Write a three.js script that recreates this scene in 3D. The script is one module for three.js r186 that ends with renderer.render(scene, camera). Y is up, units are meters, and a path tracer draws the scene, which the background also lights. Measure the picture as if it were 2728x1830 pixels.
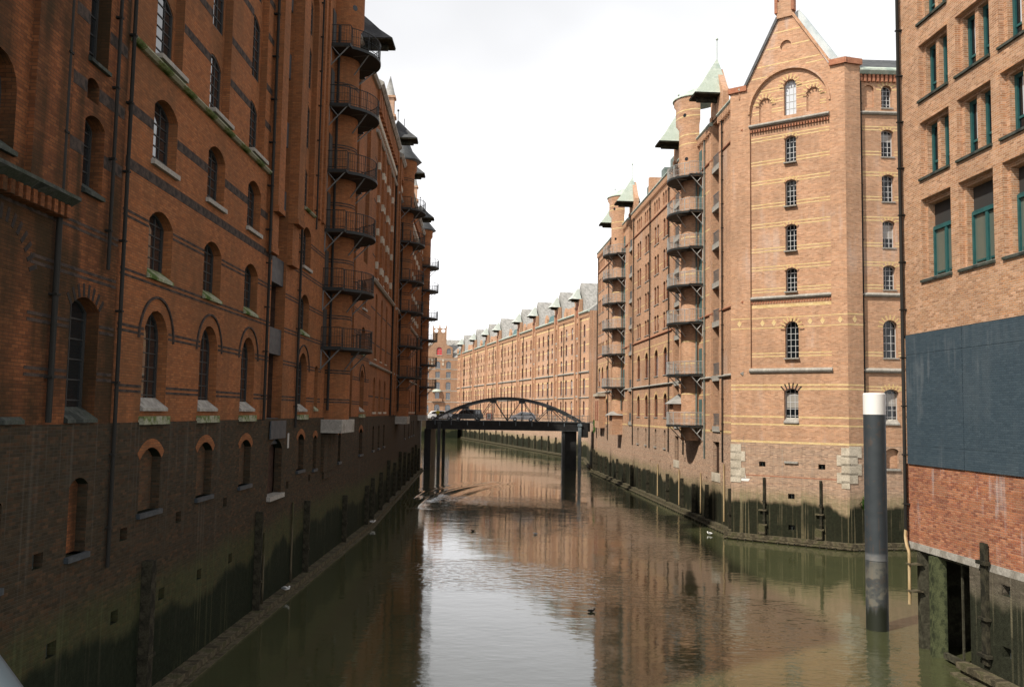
import * as THREE from 'three';
import { mergeGeometries, mergeVertices } from 'three/addons/utils/BufferGeometryUtils.js';

// ------------------------------------------------------------------ camera, sky, sun, exposure
const scene = new THREE.Scene();
const camera = new THREE.PerspectiveCamera(42.27, 1024 / 686, 0.1, 4000);
{
  const pitch = Math.atan(158 / 2028), roll = 0.017;
  camera.position.set(0, 8.5, 0);
  const f = new THREE.Vector3(0, Math.sin(pitch), -Math.cos(pitch));
  const r0 = new THREE.Vector3(1, 0, 0), u0 = new THREE.Vector3().crossVectors(r0, f);
  camera.up.copy(u0.multiplyScalar(Math.cos(roll)).addScaledVector(r0, -Math.sin(roll)));
  camera.lookAt(camera.position.clone().add(f));
}
scene.add(camera);
const SUN_EL = 48 * Math.PI / 180;
const sunTravel = new THREE.Vector3(0.79 * Math.cos(SUN_EL), -Math.sin(SUN_EL), -0.613 * Math.cos(SUN_EL)).normalize();
const sun = new THREE.DirectionalLight(new THREE.Color(1.0, 0.93, 0.82), 4.9);
sun.position.copy(sunTravel).multiplyScalar(-260).add(new THREE.Vector3(0, 0, -90));
sun.target.position.set(0, 0, -90);
sun.castShadow = true; sun.shadow.radius = 2.5; sun.shadow.mapSize.set(4096, 4096);
Object.assign(sun.shadow.camera, { left: -220, right: 220, top: 220, bottom: -220, near: 1, far: 700 });
scene.add(sun, sun.target);

const renderer = new THREE.WebGLRenderer({ antialias: true });
renderer.toneMapping = THREE.LinearToneMapping;
renderer.toneMappingExposure = 1.13;
renderer.shadowMap.enabled = true;

// ------------------------------------------------------------------ noise
let seed = 7;
const rnd = () => { seed = (seed * 1664525 + 1013904223) >>> 0; return seed / 4294967296; };
const hash = (x, y, s = 0) => {
  let h = (Math.imul(x, 374761393) + Math.imul(y, 668265263) + Math.imul(s, 2147483647 ^ 0x5bd1e995)) | 0;
  h = Math.imul(h ^ (h >>> 13), 1274126177); return ((h ^ (h >>> 16)) >>> 0) / 4294967296;
};
const mod = (a, n) => ((a % n) + n) % n;
function vnoise(x, y, px, py, s) {          // periodic value noise, px/py lattice periods
  const xi = Math.floor(x), yi = Math.floor(y); let fx = x - xi, fy = y - yi;
  fx = fx * fx * (3 - 2 * fx); fy = fy * fy * (3 - 2 * fy);
  const x0 = mod(xi, px), x1 = mod(xi + 1, px), y0 = mod(yi, py), y1 = mod(yi + 1, py);
  const a = hash(x0, y0, s), b = hash(x1, y0, s), c = hash(x0, y1, s), d = hash(x1, y1, s);
  return a + (b - a) * fx + (c - a) * fy + (a - b - c + d) * fx * fy;
}
function fbm(u, v, fx, fy, oct, s) {         // u,v in 0..1, tiles
  let t = 0, amp = 0.5, n = 0;
  for (let i = 0; i < oct; i++) { t += amp * vnoise(u * fx, v * fy, fx, fy, s + i); n += amp; amp *= 0.5; fx *= 2; fy *= 2; }
  return t / n;
}
const smooth = (a, b, x) => { const t = Math.min(1, Math.max(0, (x - a) / (b - a))); return t * t * (3 - 2 * t); };
const toS = new Uint8Array(4097);
for (let i = 0; i <= 4096; i++) { const l = i / 4096; toS[i] = Math.round(255 * (l <= 0.0031308 ? 12.92 * l : 1.055 * Math.pow(l, 1 / 2.4) - 0.055)); }
const S8 = (l) => toS[Math.max(0, Math.min(4096, (l * 4096) | 0))];

function tex(w, h, fn, { srgb = true, rep = [1, 1], off = [0, 0] } = {}) {   // fn(x01,y01,out)
  const data = new Uint8Array(w * h * 4), o = [0, 0, 0];
  for (let j = 0; j < h; j++) for (let i = 0; i < w; i++) {
    fn((i + 0.5) / w, (j + 0.5) / h, o, i, j);
    const k = 4 * (j * w + i);
    if (srgb) { data[k] = S8(o[0]); data[k + 1] = S8(o[1]); data[k + 2] = S8(o[2]); }
    else { data[k] = data[k + 1] = data[k + 2] = Math.max(0, Math.min(255, o[0] * 255)); }
    data[k + 3] = 255;
  }
  const t = new THREE.DataTexture(data, w, h);
  t.wrapS = t.wrapT = THREE.RepeatWrapping; t.magFilter = THREE.LinearFilter; t.minFilter = THREE.LinearFilter;
  if (srgb) t.colorSpace = THREE.SRGBColorSpace;
  t.repeat.set(...rep); t.offset.set(...off); t.needsUpdate = true; return t;
}
// a low-resolution tiling field, sampled bilinearly
function field(n, fn) {
  const a = new Float32Array(n * n);
  for (let j = 0; j < n; j++) for (let i = 0; i < n; i++) a[j * n + i] = fn((i + 0.5) / n, (j + 0.5) / n);
  return (u, v) => {
    const x = u * n - 0.5, y = v * n - 0.5, xi = Math.floor(x), yi = Math.floor(y), fx = x - xi, fy = y - yi;
    const x0 = mod(xi, n), x1 = mod(xi + 1, n), y0 = mod(yi, n) * n, y1 = mod(yi + 1, n) * n;
    const p = a[y0 + x0], q = a[y0 + x1], r = a[y1 + x0], s = a[y1 + x1];
    return p + (q - p) * fx + (r - p) * fy + (p - q - r + s) * fx * fy;
  };
}
const coarse = field(256, (u, v) => fbm(u, v, 5, 5, 5, 11));
const streak = field(256, (u, v) => fbm(u, v, 40, 4, 4, 23));
const fine = field(512, (u, v) => fbm(u, v, 90, 90, 3, 37));

const COURSE = 1 / 13, BLEN = 0.25;
// brick colour; size m wide and high; tints: list of linear colours a brick may take
function brickColour(size, px, { tints, mortar, joint = 0.16, vary = 0.16, dirt = [0.05, 0.04, 0.03], dirtAmt = 0.35, dirtAt = 0.5, pale = 0, sd = 1 }) {
  const rows = Math.round(size / COURSE), cols = Math.round(size / BLEN);
  return tex(px, px, (u, v, o) => {
    const yy = v * rows, r = Math.floor(yy), fy = yy - r;
    const xx = u * cols + (r & 1 ? 0.5 : 0), c = Math.floor(xx), fx = xx - c, cc = mod(c, cols);
    const h1 = hash(cc, r, sd), h2 = hash(cc, r, sd + 5);
    const t = tints[Math.min(tints.length - 1, (h1 * tints.length) | 0)];
    const isJ = fy < joint || fx < joint * 0.33;
    const n = fine(u * 3 % 1, v * 3 % 1), k = 1 + vary * (h2 - 0.5) * 2 + 0.3 * (n - 0.5);
    const cs = coarse(u, v), st = streak(u, v);
    let d = dirtAmt * smooth(dirtAt - 0.14, dirtAt + 0.2, 0.62 * cs + 0.38 * st);
    const p = pale * smooth(0.56, 0.75, streak((u + 0.37) % 1, (v + 0.21) % 1) * 0.5 + coarse((u + 0.5) % 1, v) * 0.5);
    for (let i = 0; i < 3; i++) {
      let x = isJ ? mortar[i] : t[i] * k;
      x = x * (1 - d) + dirt[i] * d; x = x * (1 - p) + 0.55 * p;
      o[i] = x;
    }
  }, { rep: [1 / size, 1 / size] });
}
const brickBump = tex(1024, 1024, (u, v, o) => {
  const rows = 52, cols = 16, yy = v * rows, r = Math.floor(yy), fy = yy - r, xx = u * cols + (r & 1 ? 0.5 : 0), c = Math.floor(xx), fx = xx - c;
  const e = Math.min(smooth(0.04, 0.2, fy) * smooth(0, 0.06, 1 - fy), smooth(0.01, 0.06, fx));
  o[0] = 0.25 + 0.5 * e + 0.18 * (hash(mod(c, cols), r, 3) - 0.5) + 0.3 * (fine(u, v) - 0.5);
}, { srgb: false, rep: [0.25, 0.25] });

// brick at the foot of a quay: tide line, algae, drips (what the tide leaves on the wall)
function tideColour({ tints, mortar, tide = 2.3, green = 3.2, algae = [0.012, 0.016, 0.009], moss = [0.05, 0.058, 0.022], film = [0.1, 0.09, 0.055], sd = 1, rust = 0.3, drips = .3, pale = 0.25, soot = 0.3 }) {
  const mw = 32, mh = 9.6, rows = Math.round(mh / COURSE), cols = mw / BLEN;
  return tex(2048, 640, (u, v, o) => {
    const y = v * mh - 1, x = u * mw;
    const yy = v * rows, r = Math.floor(yy), fy = yy - r, xx = u * cols + (r & 1 ? 0.5 : 0), c = Math.floor(xx), fx = xx - c, cc = mod(c, cols);
    const t = tints[(hash(cc, r, sd) * tints.length) | 0], isJ = fy < 0.16 || fx < 0.05;
    const n = fine(u * 4 % 1, v), k = 1 + 0.4 * (hash(cc, r, sd + 3) - 0.5) + 0.35 * (n - 0.5);
    const e1 = fbm(u, 0.3, 22, 1, 4, sd + 40) - 0.5, e2 = fbm(u, 0.7, 160, 1, 3, sd + 50) - 0.5, big = fbm(u, v, 9, 3, 4, sd + 60), st = fbm(u, v * 0.3, 300, 3, 3, sd + 70);
    const wig = e1 * 1.5 + e2 * 0.35;
    const a = smooth(0.22, -0.22, y - tide - wig * 0.7 + (big - 0.5) * 0.8);
    const g = smooth(0.5, -0.4, y - green - wig * 0.4) * (0.42 + 0.6 * (st - 0.3));
    const so = soot * smooth(0.42, 0.72, 0.5 * big + 0.5 * st);
    const drip = smooth(0.63, 0.74, st) * smooth(tide - 1.6, tide - 0.2, y) * smooth(green + 1.6, green - 0.4, y);
    const pl = pale * smooth(0.6, 0.78, st * 0.55 + big * 0.45) * smooth(green, green + 1.2, y);
    for (let i = 0; i < 3; i++) {
      let q = isJ ? mortar[i] : t[i] * k;
      q = q * (1 - so) + [0.03, 0.026, 0.02][i] * so;
      q = q * (1 - pl) + [0.5, 0.46, 0.4][i] * pl;
      const gg = Math.max(0, Math.min(1, g)); q = q * (1 - gg) + (moss[i] * (0.7 + 0.6 * n) + film[i] * 0.35 * (big)) * gg;
      const al = a * (0.97 - 0.4 * smooth(0.58, 0.7, st) * smooth(0.45, 0.6, big)); q = q * (1 - al) + algae[i] * (0.6 + 0.9 * n) * al;
      q = q * (1 - drips * drip) + [0.3, 0.26, 0.17][i] * drips * drip * (y > tide - 0.9 ? 1 : 0.4);
      o[i] = q;
    }
  }, { rep: [1 / mw, 1 / mh], off: [0, 1 / mh] });
}
function mottled(px, size, cols, freq, oct, sd, grain = 0.25) {
  return tex(px, px, (u, v, o) => {
    const a = fbm(u, v, freq, freq, oct, sd), b = fbm(u, v, freq * 9, freq * 9, 2, sd + 9), t = smooth(0.3, 0.7, a) * (cols.length - 1), i0 = Math.min(cols.length - 2, Math.floor(t)), f = t - i0;
    for (let i = 0; i < 3; i++) o[i] = (cols[i0][i] * (1 - f) + cols[i0 + 1][i] * f) * (1 + grain * (b - 0.5) * 2);
  }, { rep: [1 / size, 1 / size] });
}
const grainBump = tex(512, 512, (u, v, o) => { o[0] = fbm(u, v, 24, 24, 5, 77); }, { srgb: false, rep: [1, 1] });

// ------------------------------------------------------------------ materials (linear base colours)
const C = (r, g, b) => new THREE.Color().setRGB(r, g, b);
const M = {};
function mat(name, p) { const m = new THREE.MeshPhysicalMaterial({ roughness: 0.9, side: THREE.DoubleSide, specularIntensity: p.roughness && p.roughness < .65 ? .8 : .2, ...p }); m.name = name; M[name] = m; return m; }
function phys(name, p) { const m = new THREE.MeshPhysicalMaterial({ side: THREE.DoubleSide, ...p }); m.name = name; M[name] = m; return m; }
const bump = { bumpMap: brickBump, bumpScale: 0.007 };
mat('redBrick', { map: brickColour(16, 2048, { tints: [[.29, .11, .045], [.265, .1, .041], [.315, .125, .052], [.23, .09, .039], [.28, .114, .05], [.3, .112, .044]], mortar: [.175, .085, .046], vary: .1, dirt: [.09, .055, .03], dirtAmt: .5, dirtAt: .5, sd: 3 }), ...bump });
mat('stainedDimBrick', { map: brickColour(16, 2048, { tints: [[.23, .082, .034], [.2, .072, .03], [.255, .094, .038], [.165, .06, .027]], mortar: [.115, .056, .033], vary: .12, dirt: [.028, .023, .013], dirtAmt: .88, dirtAt: .42, sd: 6 }), ...bump });  // dark stains, plus a darker base colour imitating a vignetted left edge
mat('orangeBrick', { map: brickColour(16, 2048, { tints: [[.5, .28, .172], [.46, .252, .15], [.545, .318, .2], [.4, .22, .132], [.52, .288, .168]], mortar: [.45, .332, .235], dirt: [.17, .12, .085], dirtAmt: .4, dirtAt: .52, pale: .2, vary: .1, sd: 8 }), bumpMap: brickBump, bumpScale: .005 });
mat('townBrick', { map: brickColour(8, 512, { tints: [[.36, .21, .13], [.32, .18, .11], [.4, .24, .15]], mortar: [.34, .25, .18], vary: .1, dirt: [.12, .08, .06], dirtAmt: .3, sd: 62 }), ...bump });
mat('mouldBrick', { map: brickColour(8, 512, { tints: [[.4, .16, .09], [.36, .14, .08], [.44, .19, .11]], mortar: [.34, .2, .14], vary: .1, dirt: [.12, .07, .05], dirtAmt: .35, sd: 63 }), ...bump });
mat('modernBrick', { map: brickColour(8, 1024, { tints: [[.47, .27, .16], [.43, .235, .13], [.52, .3, .185], [.37, .195, .11], [.45, .23, .12]], mortar: [.62, .5, .39], joint: .2, dirt: [.16, .1, .07], dirtAmt: .22, sd: 21 }), bumpMap: brickBump, bumpScale: 0.016 });
mat('modernLowBrick', { map: brickColour(8, 1024, { tints: [[.37, .145, .078], [.33, .12, .066], [.41, .18, .1], [.25, .09, .055], [.38, .15, .075]], mortar: [.46, .32, .24], joint: .18, dirt: [.1, .06, .045], dirtAmt: .3, pale: .4, sd: 27 }), bumpMap: brickBump, bumpScale: 0.016 });
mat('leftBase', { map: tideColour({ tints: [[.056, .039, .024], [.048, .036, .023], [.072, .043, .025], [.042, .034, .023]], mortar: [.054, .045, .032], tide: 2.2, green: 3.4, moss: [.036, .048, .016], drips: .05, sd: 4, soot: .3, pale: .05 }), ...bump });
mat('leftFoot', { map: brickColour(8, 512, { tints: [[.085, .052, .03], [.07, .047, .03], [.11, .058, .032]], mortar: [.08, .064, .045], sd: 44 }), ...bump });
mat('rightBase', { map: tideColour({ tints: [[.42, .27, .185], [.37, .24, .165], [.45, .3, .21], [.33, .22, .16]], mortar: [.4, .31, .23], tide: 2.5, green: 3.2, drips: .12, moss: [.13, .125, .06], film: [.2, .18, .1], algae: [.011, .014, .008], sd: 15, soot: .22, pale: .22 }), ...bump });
mat('concreteBase', { map: tideColour({ tints: [[.11, .095, .07], [.095, .08, .06], [.125, .105, .08]], mortar: [.1, .088, .066], tide: 2.6, green: 2.6, moss: [.09, .085, .05], algae: [.02, .022, .014], sd: 35, soot: .35, pale: .15 }), bumpMap: grainBump, bumpScale: .02 });
mat('darkBand', { map: mottled(256, 2, [[.035, .03, .027], [.075, .055, .046]], 12, 4, 51), });
mat('yellowBand', { map: mottled(256, 2, [[.58, .42, .2], [.7, .54, .3]], 12, 4, 52) });
mat('stone', { map: mottled(512, 3, [[.24, .22, .19], [.38, .36, .32], [.3, .28, .25]], 6, 5, 53), bumpMap: grainBump, bumpScale: .006 });
mat('paleStone', { map: mottled(512, 3, [[.4, .35, .275], [.52, .46, .37]], 6, 5, 54), bumpMap: grainBump, bumpScale: .006 });
mat('mossStone', { map: mottled(512, 2, [[.06, .1, .025], [.2, .22, .11], [.1, .13, .04], [.3, .3, .22]], 5, 5, 55), bumpMap: grainBump, bumpScale: .012 });
mat('darkStone', { map: mottled(512, 2, [[.035, .04, .036], [.08, .085, .075], [.05, .058, .045]], 6, 5, 56), bumpMap: grainBump, bumpScale: .008 });
mat('ledge', { map: mottled(512, 3, [[.05, .043, .028], [.12, .1, .066], [.07, .066, .035]], 7, 5, 57, .4), bumpMap: grainBump, bumpScale: .02 });
mat('slate', { map: mottled(512, 3, [[.25, .245, .23], [.37, .36, .34]], 10, 5, 58, .3), bumpMap: grainBump, bumpScale: .01, roughness: .7 });
mat('darkSlate', { map: mottled(512, 3, [[.045, .047, .05], [.085, .088, .09]], 10, 5, 59, .3), bumpMap: grainBump, bumpScale: .01, roughness: .6 });
mat('copper', { map: mottled(512, 3, [[.34, .41, .36], [.5, .55, .48], [.42, .48, .41]], 5, 5, 60, .12), roughness: .65 });
mat('paleCopper', { map: mottled(512, 3, [[.42, .46, .42], [.56, .58, .53]], 5, 5, 160, .12), roughness: .65 });
mat('zincFlash', { map: mottled(512, 3, [[.4, .46, .48], [.52, .57, .58]], 5, 5, 161, .1), roughness: .65 });
mat('railPaint', { color: C(.05, .068, .08), roughness: .6 });
mat('iron', { color: C(.022, .024, .024), roughness: .6, metalness: .3 });
mat('greyIron', { color: C(.16, .165, .165), roughness: .55, metalness: .3 });
mat('paleIron', { color: C(.42, .42, .4), roughness: .5, metalness: .2 });
mat('pipe', { map: mottled(256, 1, [[.018, .017, .015], [.032, .03, .027]], 5, 4, 61), roughness: .7 });
mat('zincPipe', { color: C(.13, .135, .135), roughness: .5, metalness: .4 });
mat('greenPipe', { map: mottled(256, 1, [[.1, .13, .12], [.16, .2, .18]], 5, 4, 62), roughness: .6 });
mat('yellowPipe', { map: mottled(256, 1, [[.34, .24, .12], [.46, .34, .19]], 5, 4, 63), roughness: .6 });
mat('darkFrame', { color: C(.035, .035, .034), roughness: .6 });
mat('whiteFrame', { color: C(.5, .5, .5), roughness: .5 });
mat('greyFrame', { color: C(.25, .25, .25), roughness: .5 });
mat('tealFrame', { map: mottled(256, 1, [[.014, .075, .078], [.022, .1, .1]], 4, 4, 64, .1), roughness: .4 });
mat('tealDoor', { color: C(.06, .13, .13), roughness: .5 });
phys('glass', { color: C(.012, .015, .017), roughness: .04, ior: 1.9 });
phys('darkGlass', { color: C(.008, .01, .012), roughness: .05, ior: 1.4 });
phys('shadeGlass', { color: C(.1, .12, .1), roughness: .12, ior: 1.5 });
phys('curtain', { color: C(.3, .28, .25), roughness: .5, clearcoat: .6, clearcoatRoughness: .05 });
phys('paleBlind', { color: C(.55, .58, .62), roughness: .35 });
mat('doorWood', { map: mottled(256, 1, [[.2, .07, .04], [.3, .11, .06]], 6, 4, 65), roughness: .7 });
mat('darkDoor', { map: mottled(256, 1, [[.035, .022, .016], [.06, .035, .025]], 6, 4, 66), roughness: .7 });
mat('bluePanel', { map: mottled(256, 1, [[.035, .045, .054], [.06, .07, .078]], 5, 4, 67), roughness: .55 });
mat('cladding', { map: brickColour(8, 1024, { tints: [[.048, .07, .088], [.044, .065, .083], [.053, .076, .094]], mortar: [.04, .06, .077], joint: .14, vary: .06, dirt: [.08, .1, .115], dirtAmt: .45, dirtAt: .55, pale: .08, sd: 71 }), roughness: .75, bumpMap: brickBump, bumpScale: .006 });
mat('timber', { map: mottled(256, 1, [[.02, .019, .014], [.05, .045, .03]], 6, 5, 69, .4), roughness: .9 });
mat('mossTimber', { map: mottled(256, 1, [[.03, .035, .02], [.09, .1, .05]], 6, 5, 70, .4), roughness: .9 });
mat('sheetSteel', { map: mottled(512, 3, [[.025, .024, .016], [.07, .066, .046], [.04, .037, .026]], 6, 5, 71, .35), roughness: .85, bumpMap: grainBump, bumpScale: .01 });
mat('bridgeSteel', { map: mottled(256, 2, [[.03, .034, .036], [.05, .055, .058]], 6, 4, 72), roughness: .5 });
mat('girderSteel', { map: mottled(256, 2, [[.008, .0085, .009], [.016, .016, .016]], 6, 4, 73), roughness: .6 });
mat('blueSteel', { map: mottled(256, 2, [[.13, .17, .2], [.2, .24, .26]], 6, 4, 74), roughness: .5 });
mat('paving', { map: mottled(512, 4, [[.16, .15, .14], [.24, .23, .21]], 12, 5, 75, .3) });
mat('asphalt', { map: mottled(512, 4, [[.045, .045, .045], [.065, .065, .065]], 20, 4, 76, .3) });
mat('plant', { map: mottled(256, .5, [[.04, .1, .02], [.1, .19, .05]], 6, 4, 78, .4), roughness: .8 });
mat('whitePaint', { color: C(.78, .77, .74), roughness: .5 });
mat('redPaint', { color: C(.5, .05, .05), roughness: .5 });
mat('featherWhite', { color: C(.75, .74, .72), roughness: .8 });
mat('featherGrey', { color: C(.28, .29, .3), roughness: .8 });
mat('featherDark', { color: C(.04, .035, .03), roughness: .8 });
phys('carBlack', { color: C(.012, .014, .016), roughness: .3, clearcoat: 1, clearcoatRoughness: .06 });
phys('carWhite', { color: C(.86, .87, .88), roughness: .35, clearcoat: 1, clearcoatRoughness: .06 });
mat('rubber', { color: C(.02, .02, .02), roughness: .9 });
mat('chrome', { color: C(.5, .5, .5), roughness: .3, metalness: .8 });
mat('skin', { color: C(.45, .28, .2), roughness: .7 });
mat('clothYellow', { color: C(.5, .42, .05), roughness: .9 });
mat('clothDark', { color: C(.03, .03, .035), roughness: .9 });
{ // steel of the mooring pile: paint, a scuffed pale ring and silt where the tide stands
  const t = tex(512, 1024, (u, v, o) => {
    const y = v * 11 - 1.2, n = fbm(u, v, 8, 40, 4, 90), s = fbm(u, v, 30, 6, 4, 92);
    const base = [.034 + .016 * n, .042 + .016 * n, .048 + .016 * n];
    const silt = smooth(3.0, 2.1, y + (s - .5) * .9) * (.08 + .3 * smooth(.4, .65, n)), ring = smooth(2.62, 2.75, y) * smooth(3.05, 2.9, y) * .25 * (0.4 + n);
    const alg = smooth(1.0, .6, y + (s - .5) * .5), rs = fbm(u, v, 60, 5, 4, 95), rust = .5 * smooth(.62, .8, rs) * smooth(.4, .6, n) + .25 * smooth(.66, .74, fbm(u, v, 14, 60, 3, 97));
    for (let i = 0; i < 3; i++) { let q = base[i]; q = q * (1 - rust) + [.11, .07, .045][i] * rust; q = q * (1 - silt) + [.3, .27, .2][i] * silt; q = q * (1 - ring) + .42 * ring; q = q * (1 - alg) + [.02, .022, .014][i] * alg; o[i] = q; }
  });
  mat('pileSteel', { map: t, roughness: .55, metalness: .1 });
}

// ------------------------------------------------------------------ sky: bright hazy overcast, brightest low down
{
  const w = 1024, h = 512, d = new Float32Array(w * h * 4);
  for (let j = 0; j < h; j++) {
    const el = ((j + 0.5) / h - 0.5) * 180;
    for (let i = 0; i < w; i++) {
      const u = (i + 0.5) / w, v = (j + 0.5) / h, cl = smooth(.25, .75, fbm(u, v, 14, 12, 6, 201)), e = Math.max(0, el);
      let L = 0.34 + 0.5 * smooth(64, 24, e) + 1.35 * Math.exp(-e / 9); L *= 0.86 + 0.26 * cl;
      const blue = 0.06 * smooth(10, 70, e), k = 4 * (j * w + i);
      if (el < 0) L *= 0.5;
      d[k] = L * (1 - blue); d[k + 1] = L; d[k + 2] = L * (1.015 + blue * 1.2); d[k + 3] = 1;
    }
  }
  const t = new THREE.DataTexture(d, w, h, THREE.RGBAFormat, THREE.FloatType);
  t.mapping = THREE.EquirectangularReflectionMapping; t.magFilter = THREE.LinearFilter; t.needsUpdate = true;
  scene.background = t; scene.environment = t;
}

// ------------------------------------------------------------------ helpers
const taken = {};
function numbered(n) { if (!(n in taken)) { taken[n] = 0; return n; } taken[n]++; return n + '_' + String(taken[n]).padStart(3, '0'); }
function tag(o, label, category, group, kind) {
  o.userData.label = label; o.userData.category = category; if (group) o.userData.group = group; if (kind) o.userData.kind = kind; return o;
}
function lit(m) { m.castShadow = true; m.receiveShadow = true; return m; }
function structure(name, geo, m) { const o = lit(new THREE.Mesh(geo, m)); o.name = numbered(name); o.userData.kind = 'structure'; scene.add(o); return o; }
function thing(name, label, category, [x, y, z] = [0, 0, 0], turn = 0, group) {
  const o = new THREE.Group(); o.name = numbered(name); o.position.set(x, y, z); o.rotation.y = turn; scene.add(o); return tag(o, label, category, group);
}
function part(parent, name, geo, m, pos, label) {
  const o = lit(new THREE.Mesh(geo, m)); o.name = name; if (pos) o.position.set(...pos); if (label) o.userData.label = label; parent.add(o); return o;
}
const merge = (l) => { const a = l.map(g => { const q = g.index ? g.toNonIndexed() : g; for (const k of Object.keys(q.attributes)) if (!['position', 'normal', 'uv'].includes(k)) q.deleteAttribute(k); return q; }); return a.length === 1 ? a[0] : mergeGeometries(a); };
// box by corners, uv in metres
function bx(x0, x1, y0, y1, z0, z1) {
  const w = x1 - x0, h = y1 - y0, d = z1 - z0, g = new THREE.BoxGeometry(w, h, d), uv = g.attributes.uv, p = g.attributes.position, n = g.attributes.normal;
  g.translate((x0 + x1) / 2, (y0 + y1) / 2, (z0 + z1) / 2);
  for (let i = 0; i < uv.count; i++) {
    const nx = Math.abs(n.getX(i)), ny = Math.abs(n.getY(i));
    uv.setXY(i, nx > .5 ? p.getZ(i) + 3.1 : p.getX(i), ny > .5 ? p.getZ(i) : p.getY(i));
  }
  return g;
}
function bar(a, b, r = .03, seg = 4) {      // thin rod between two points
  const A = new THREE.Vector3(...a), B = new THREE.Vector3(...b), L = A.distanceTo(B), g = new THREE.CylinderGeometry(r, r, L, seg, 1);
  g.applyQuaternion(new THREE.Quaternion().setFromUnitVectors(new THREE.Vector3(0, 1, 0), B.clone().sub(A).normalize()));
  const m = A.add(B).multiplyScalar(.5); g.translate(m.x, m.y, m.z); return g;
}
const tube = (pts, r, seg = 24, rad = 7) => new THREE.TubeGeometry(new THREE.CatmullRomCurve3(pts.map(p => new THREE.Vector3(...p)), false, 'catmullrom', .12), seg, r, rad, false);
const UVG = {
  generateTopUV: (g, v, a, b, c) => [a, b, c].map(i => new THREE.Vector2(v[i * 3], v[i * 3 + 1])),
  generateSideWallUV: (g, v, a, b, c, d) => {
    const horiz = Math.abs(v[a * 3 + 1] - v[b * 3 + 1]) < Math.abs(v[a * 3] - v[b * 3]);
    return [a, b, c, d].map(i => horiz ? new THREE.Vector2(v[i * 3], v[i * 3 + 2]) : new THREE.Vector2(v[i * 3 + 2] + v[i * 3] * .37, v[i * 3 + 1]));
  },
};
const V2 = (x, y) => new THREE.Vector2(x, y);
function ext(shape, depth, opt = {}) { return new THREE.ExtrudeGeometry(shape, { depth, bevelEnabled: false, UVGenerator: UVG, curveSegments: 10, ...opt }); }
// outline of an opening, x centred on 0, sill at 0
function outline(w, h, kind, inset = 0) {
  const a = w / 2 - inset, b = inset, pts = [[-a, b], [a, b]];
  if (kind === 'flat') { pts.push([a, h - inset], [-a, h - inset]); return pts; }
  if (kind === 'point') { const s = h - w * .9; const H = h - inset; for (const [x, y] of [[a, s], [a * .86, s + (H - s) * .45], [a * .5, s + (H - s) * .8], [0, H], [-a * .5, s + (H - s) * .8], [-a * .86, s + (H - s) * .45], [-a, s]]) pts.push([x, y]); return pts; }
  if (kind === 'round') { const p = []; for (let i = 0; i < 18; i++) { const t = i / 18 * 2 * Math.PI; p.push([Math.cos(t) * a, h / 2 + Math.sin(t) * a]); } return p; }
  const rise = kind === 'semi' ? w / 2 : kind === 'high' ? w * .36 : w * .2, R = (w * w / 4 + rise * rise) / (2 * rise), cy = h - R, r = R - inset;
  const a0 = Math.asin(Math.min(1, a / r)), n = 8;
  for (let i = 0; i <= n; i++) { const t = a0 - 2 * a0 * i / n; pts.push([r * Math.sin(t), cy + r * Math.cos(t)]); }
  return pts;
}
const shapeOf = (pts) => new THREE.Shape(pts.map(p => V2(...p)));
const archOf = (w, h, kind) => { const rise = kind === 'semi' ? w / 2 : kind === 'high' ? w * .36 : w * .2, R = (w * w / 4 + rise * rise) / (2 * rise); return { R, cy: h - R, a0: Math.asin(Math.min(1, w / 2 / R)) }; };

// ------------------------------------------------------------------ a face of a building: u along, y up, p out of the wall
class Face {
  constructor(b, A, t, s = 1) {       // A world [x,z] of u=0, t unit direction of local +x, s=-1 when u is counted against it
    this.b = b; this.s = s; const L = Math.hypot(...t); this.t = [t[0] / L, t[1] / L]; this.n = [-this.t[1], this.t[0]];
    this.ang = Math.atan2(-this.t[1], this.t[0]); this.o = [A[0] - b.position.x, A[1] - b.position.z];
  }
  add(name, geo, m, u = 0, y = 0, p = 0, label) {
    const o = part(this.b, name, geo, m, [this.o[0] + this.s * u * this.t[0] + p * this.n[0], y, this.o[1] + this.s * u * this.t[1] + p * this.n[1]], label);
    o.rotation.y = this.ang; return o;
  }
  r(u0, u1) { return this.s > 0 ? [u0, u1] : [-u1, -u0]; }
}
const cache = new Map();
const once = (k, f) => { if (!cache.has(k)) cache.set(k, f()); return cache.get(k); };
const op = (u, y, w, h, kind = 'seg', style) => ({ u, y, w, h, kind, style });
// wall slab with openings; front face at p, thickness d
function wall(F, name, u0, u1, y0, y1, ops, m, { d = .45, p = 0, top, label } = {}) {
  const [x0, x1] = F.r(u0, u1);
  const pts = top ? [[x0, y0], [x1, y0], ...top.map(([u, y]) => [F.s * u, y])] : [[x0, y0], [x1, y0], [x1, y1], [x0, y1]];
  const sh = shapeOf(pts);
  for (const o of ops) { if (o.y < y0 - .01 || o.y + o.h > y1 + (top ? 9 : -.01) || o.u - o.w / 2 < u0 || o.u + o.w / 2 > u1) continue; sh.holes.push(new THREE.Path(outline(o.w, o.h, o.kind).map(([x, y]) => V2(x + F.s * o.u, y + o.y)))); }
  const g = ext(sh, d); g.translate(0, 0, p - d); return F.add(name, g, m, 0, 0, 0, label);
}
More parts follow.
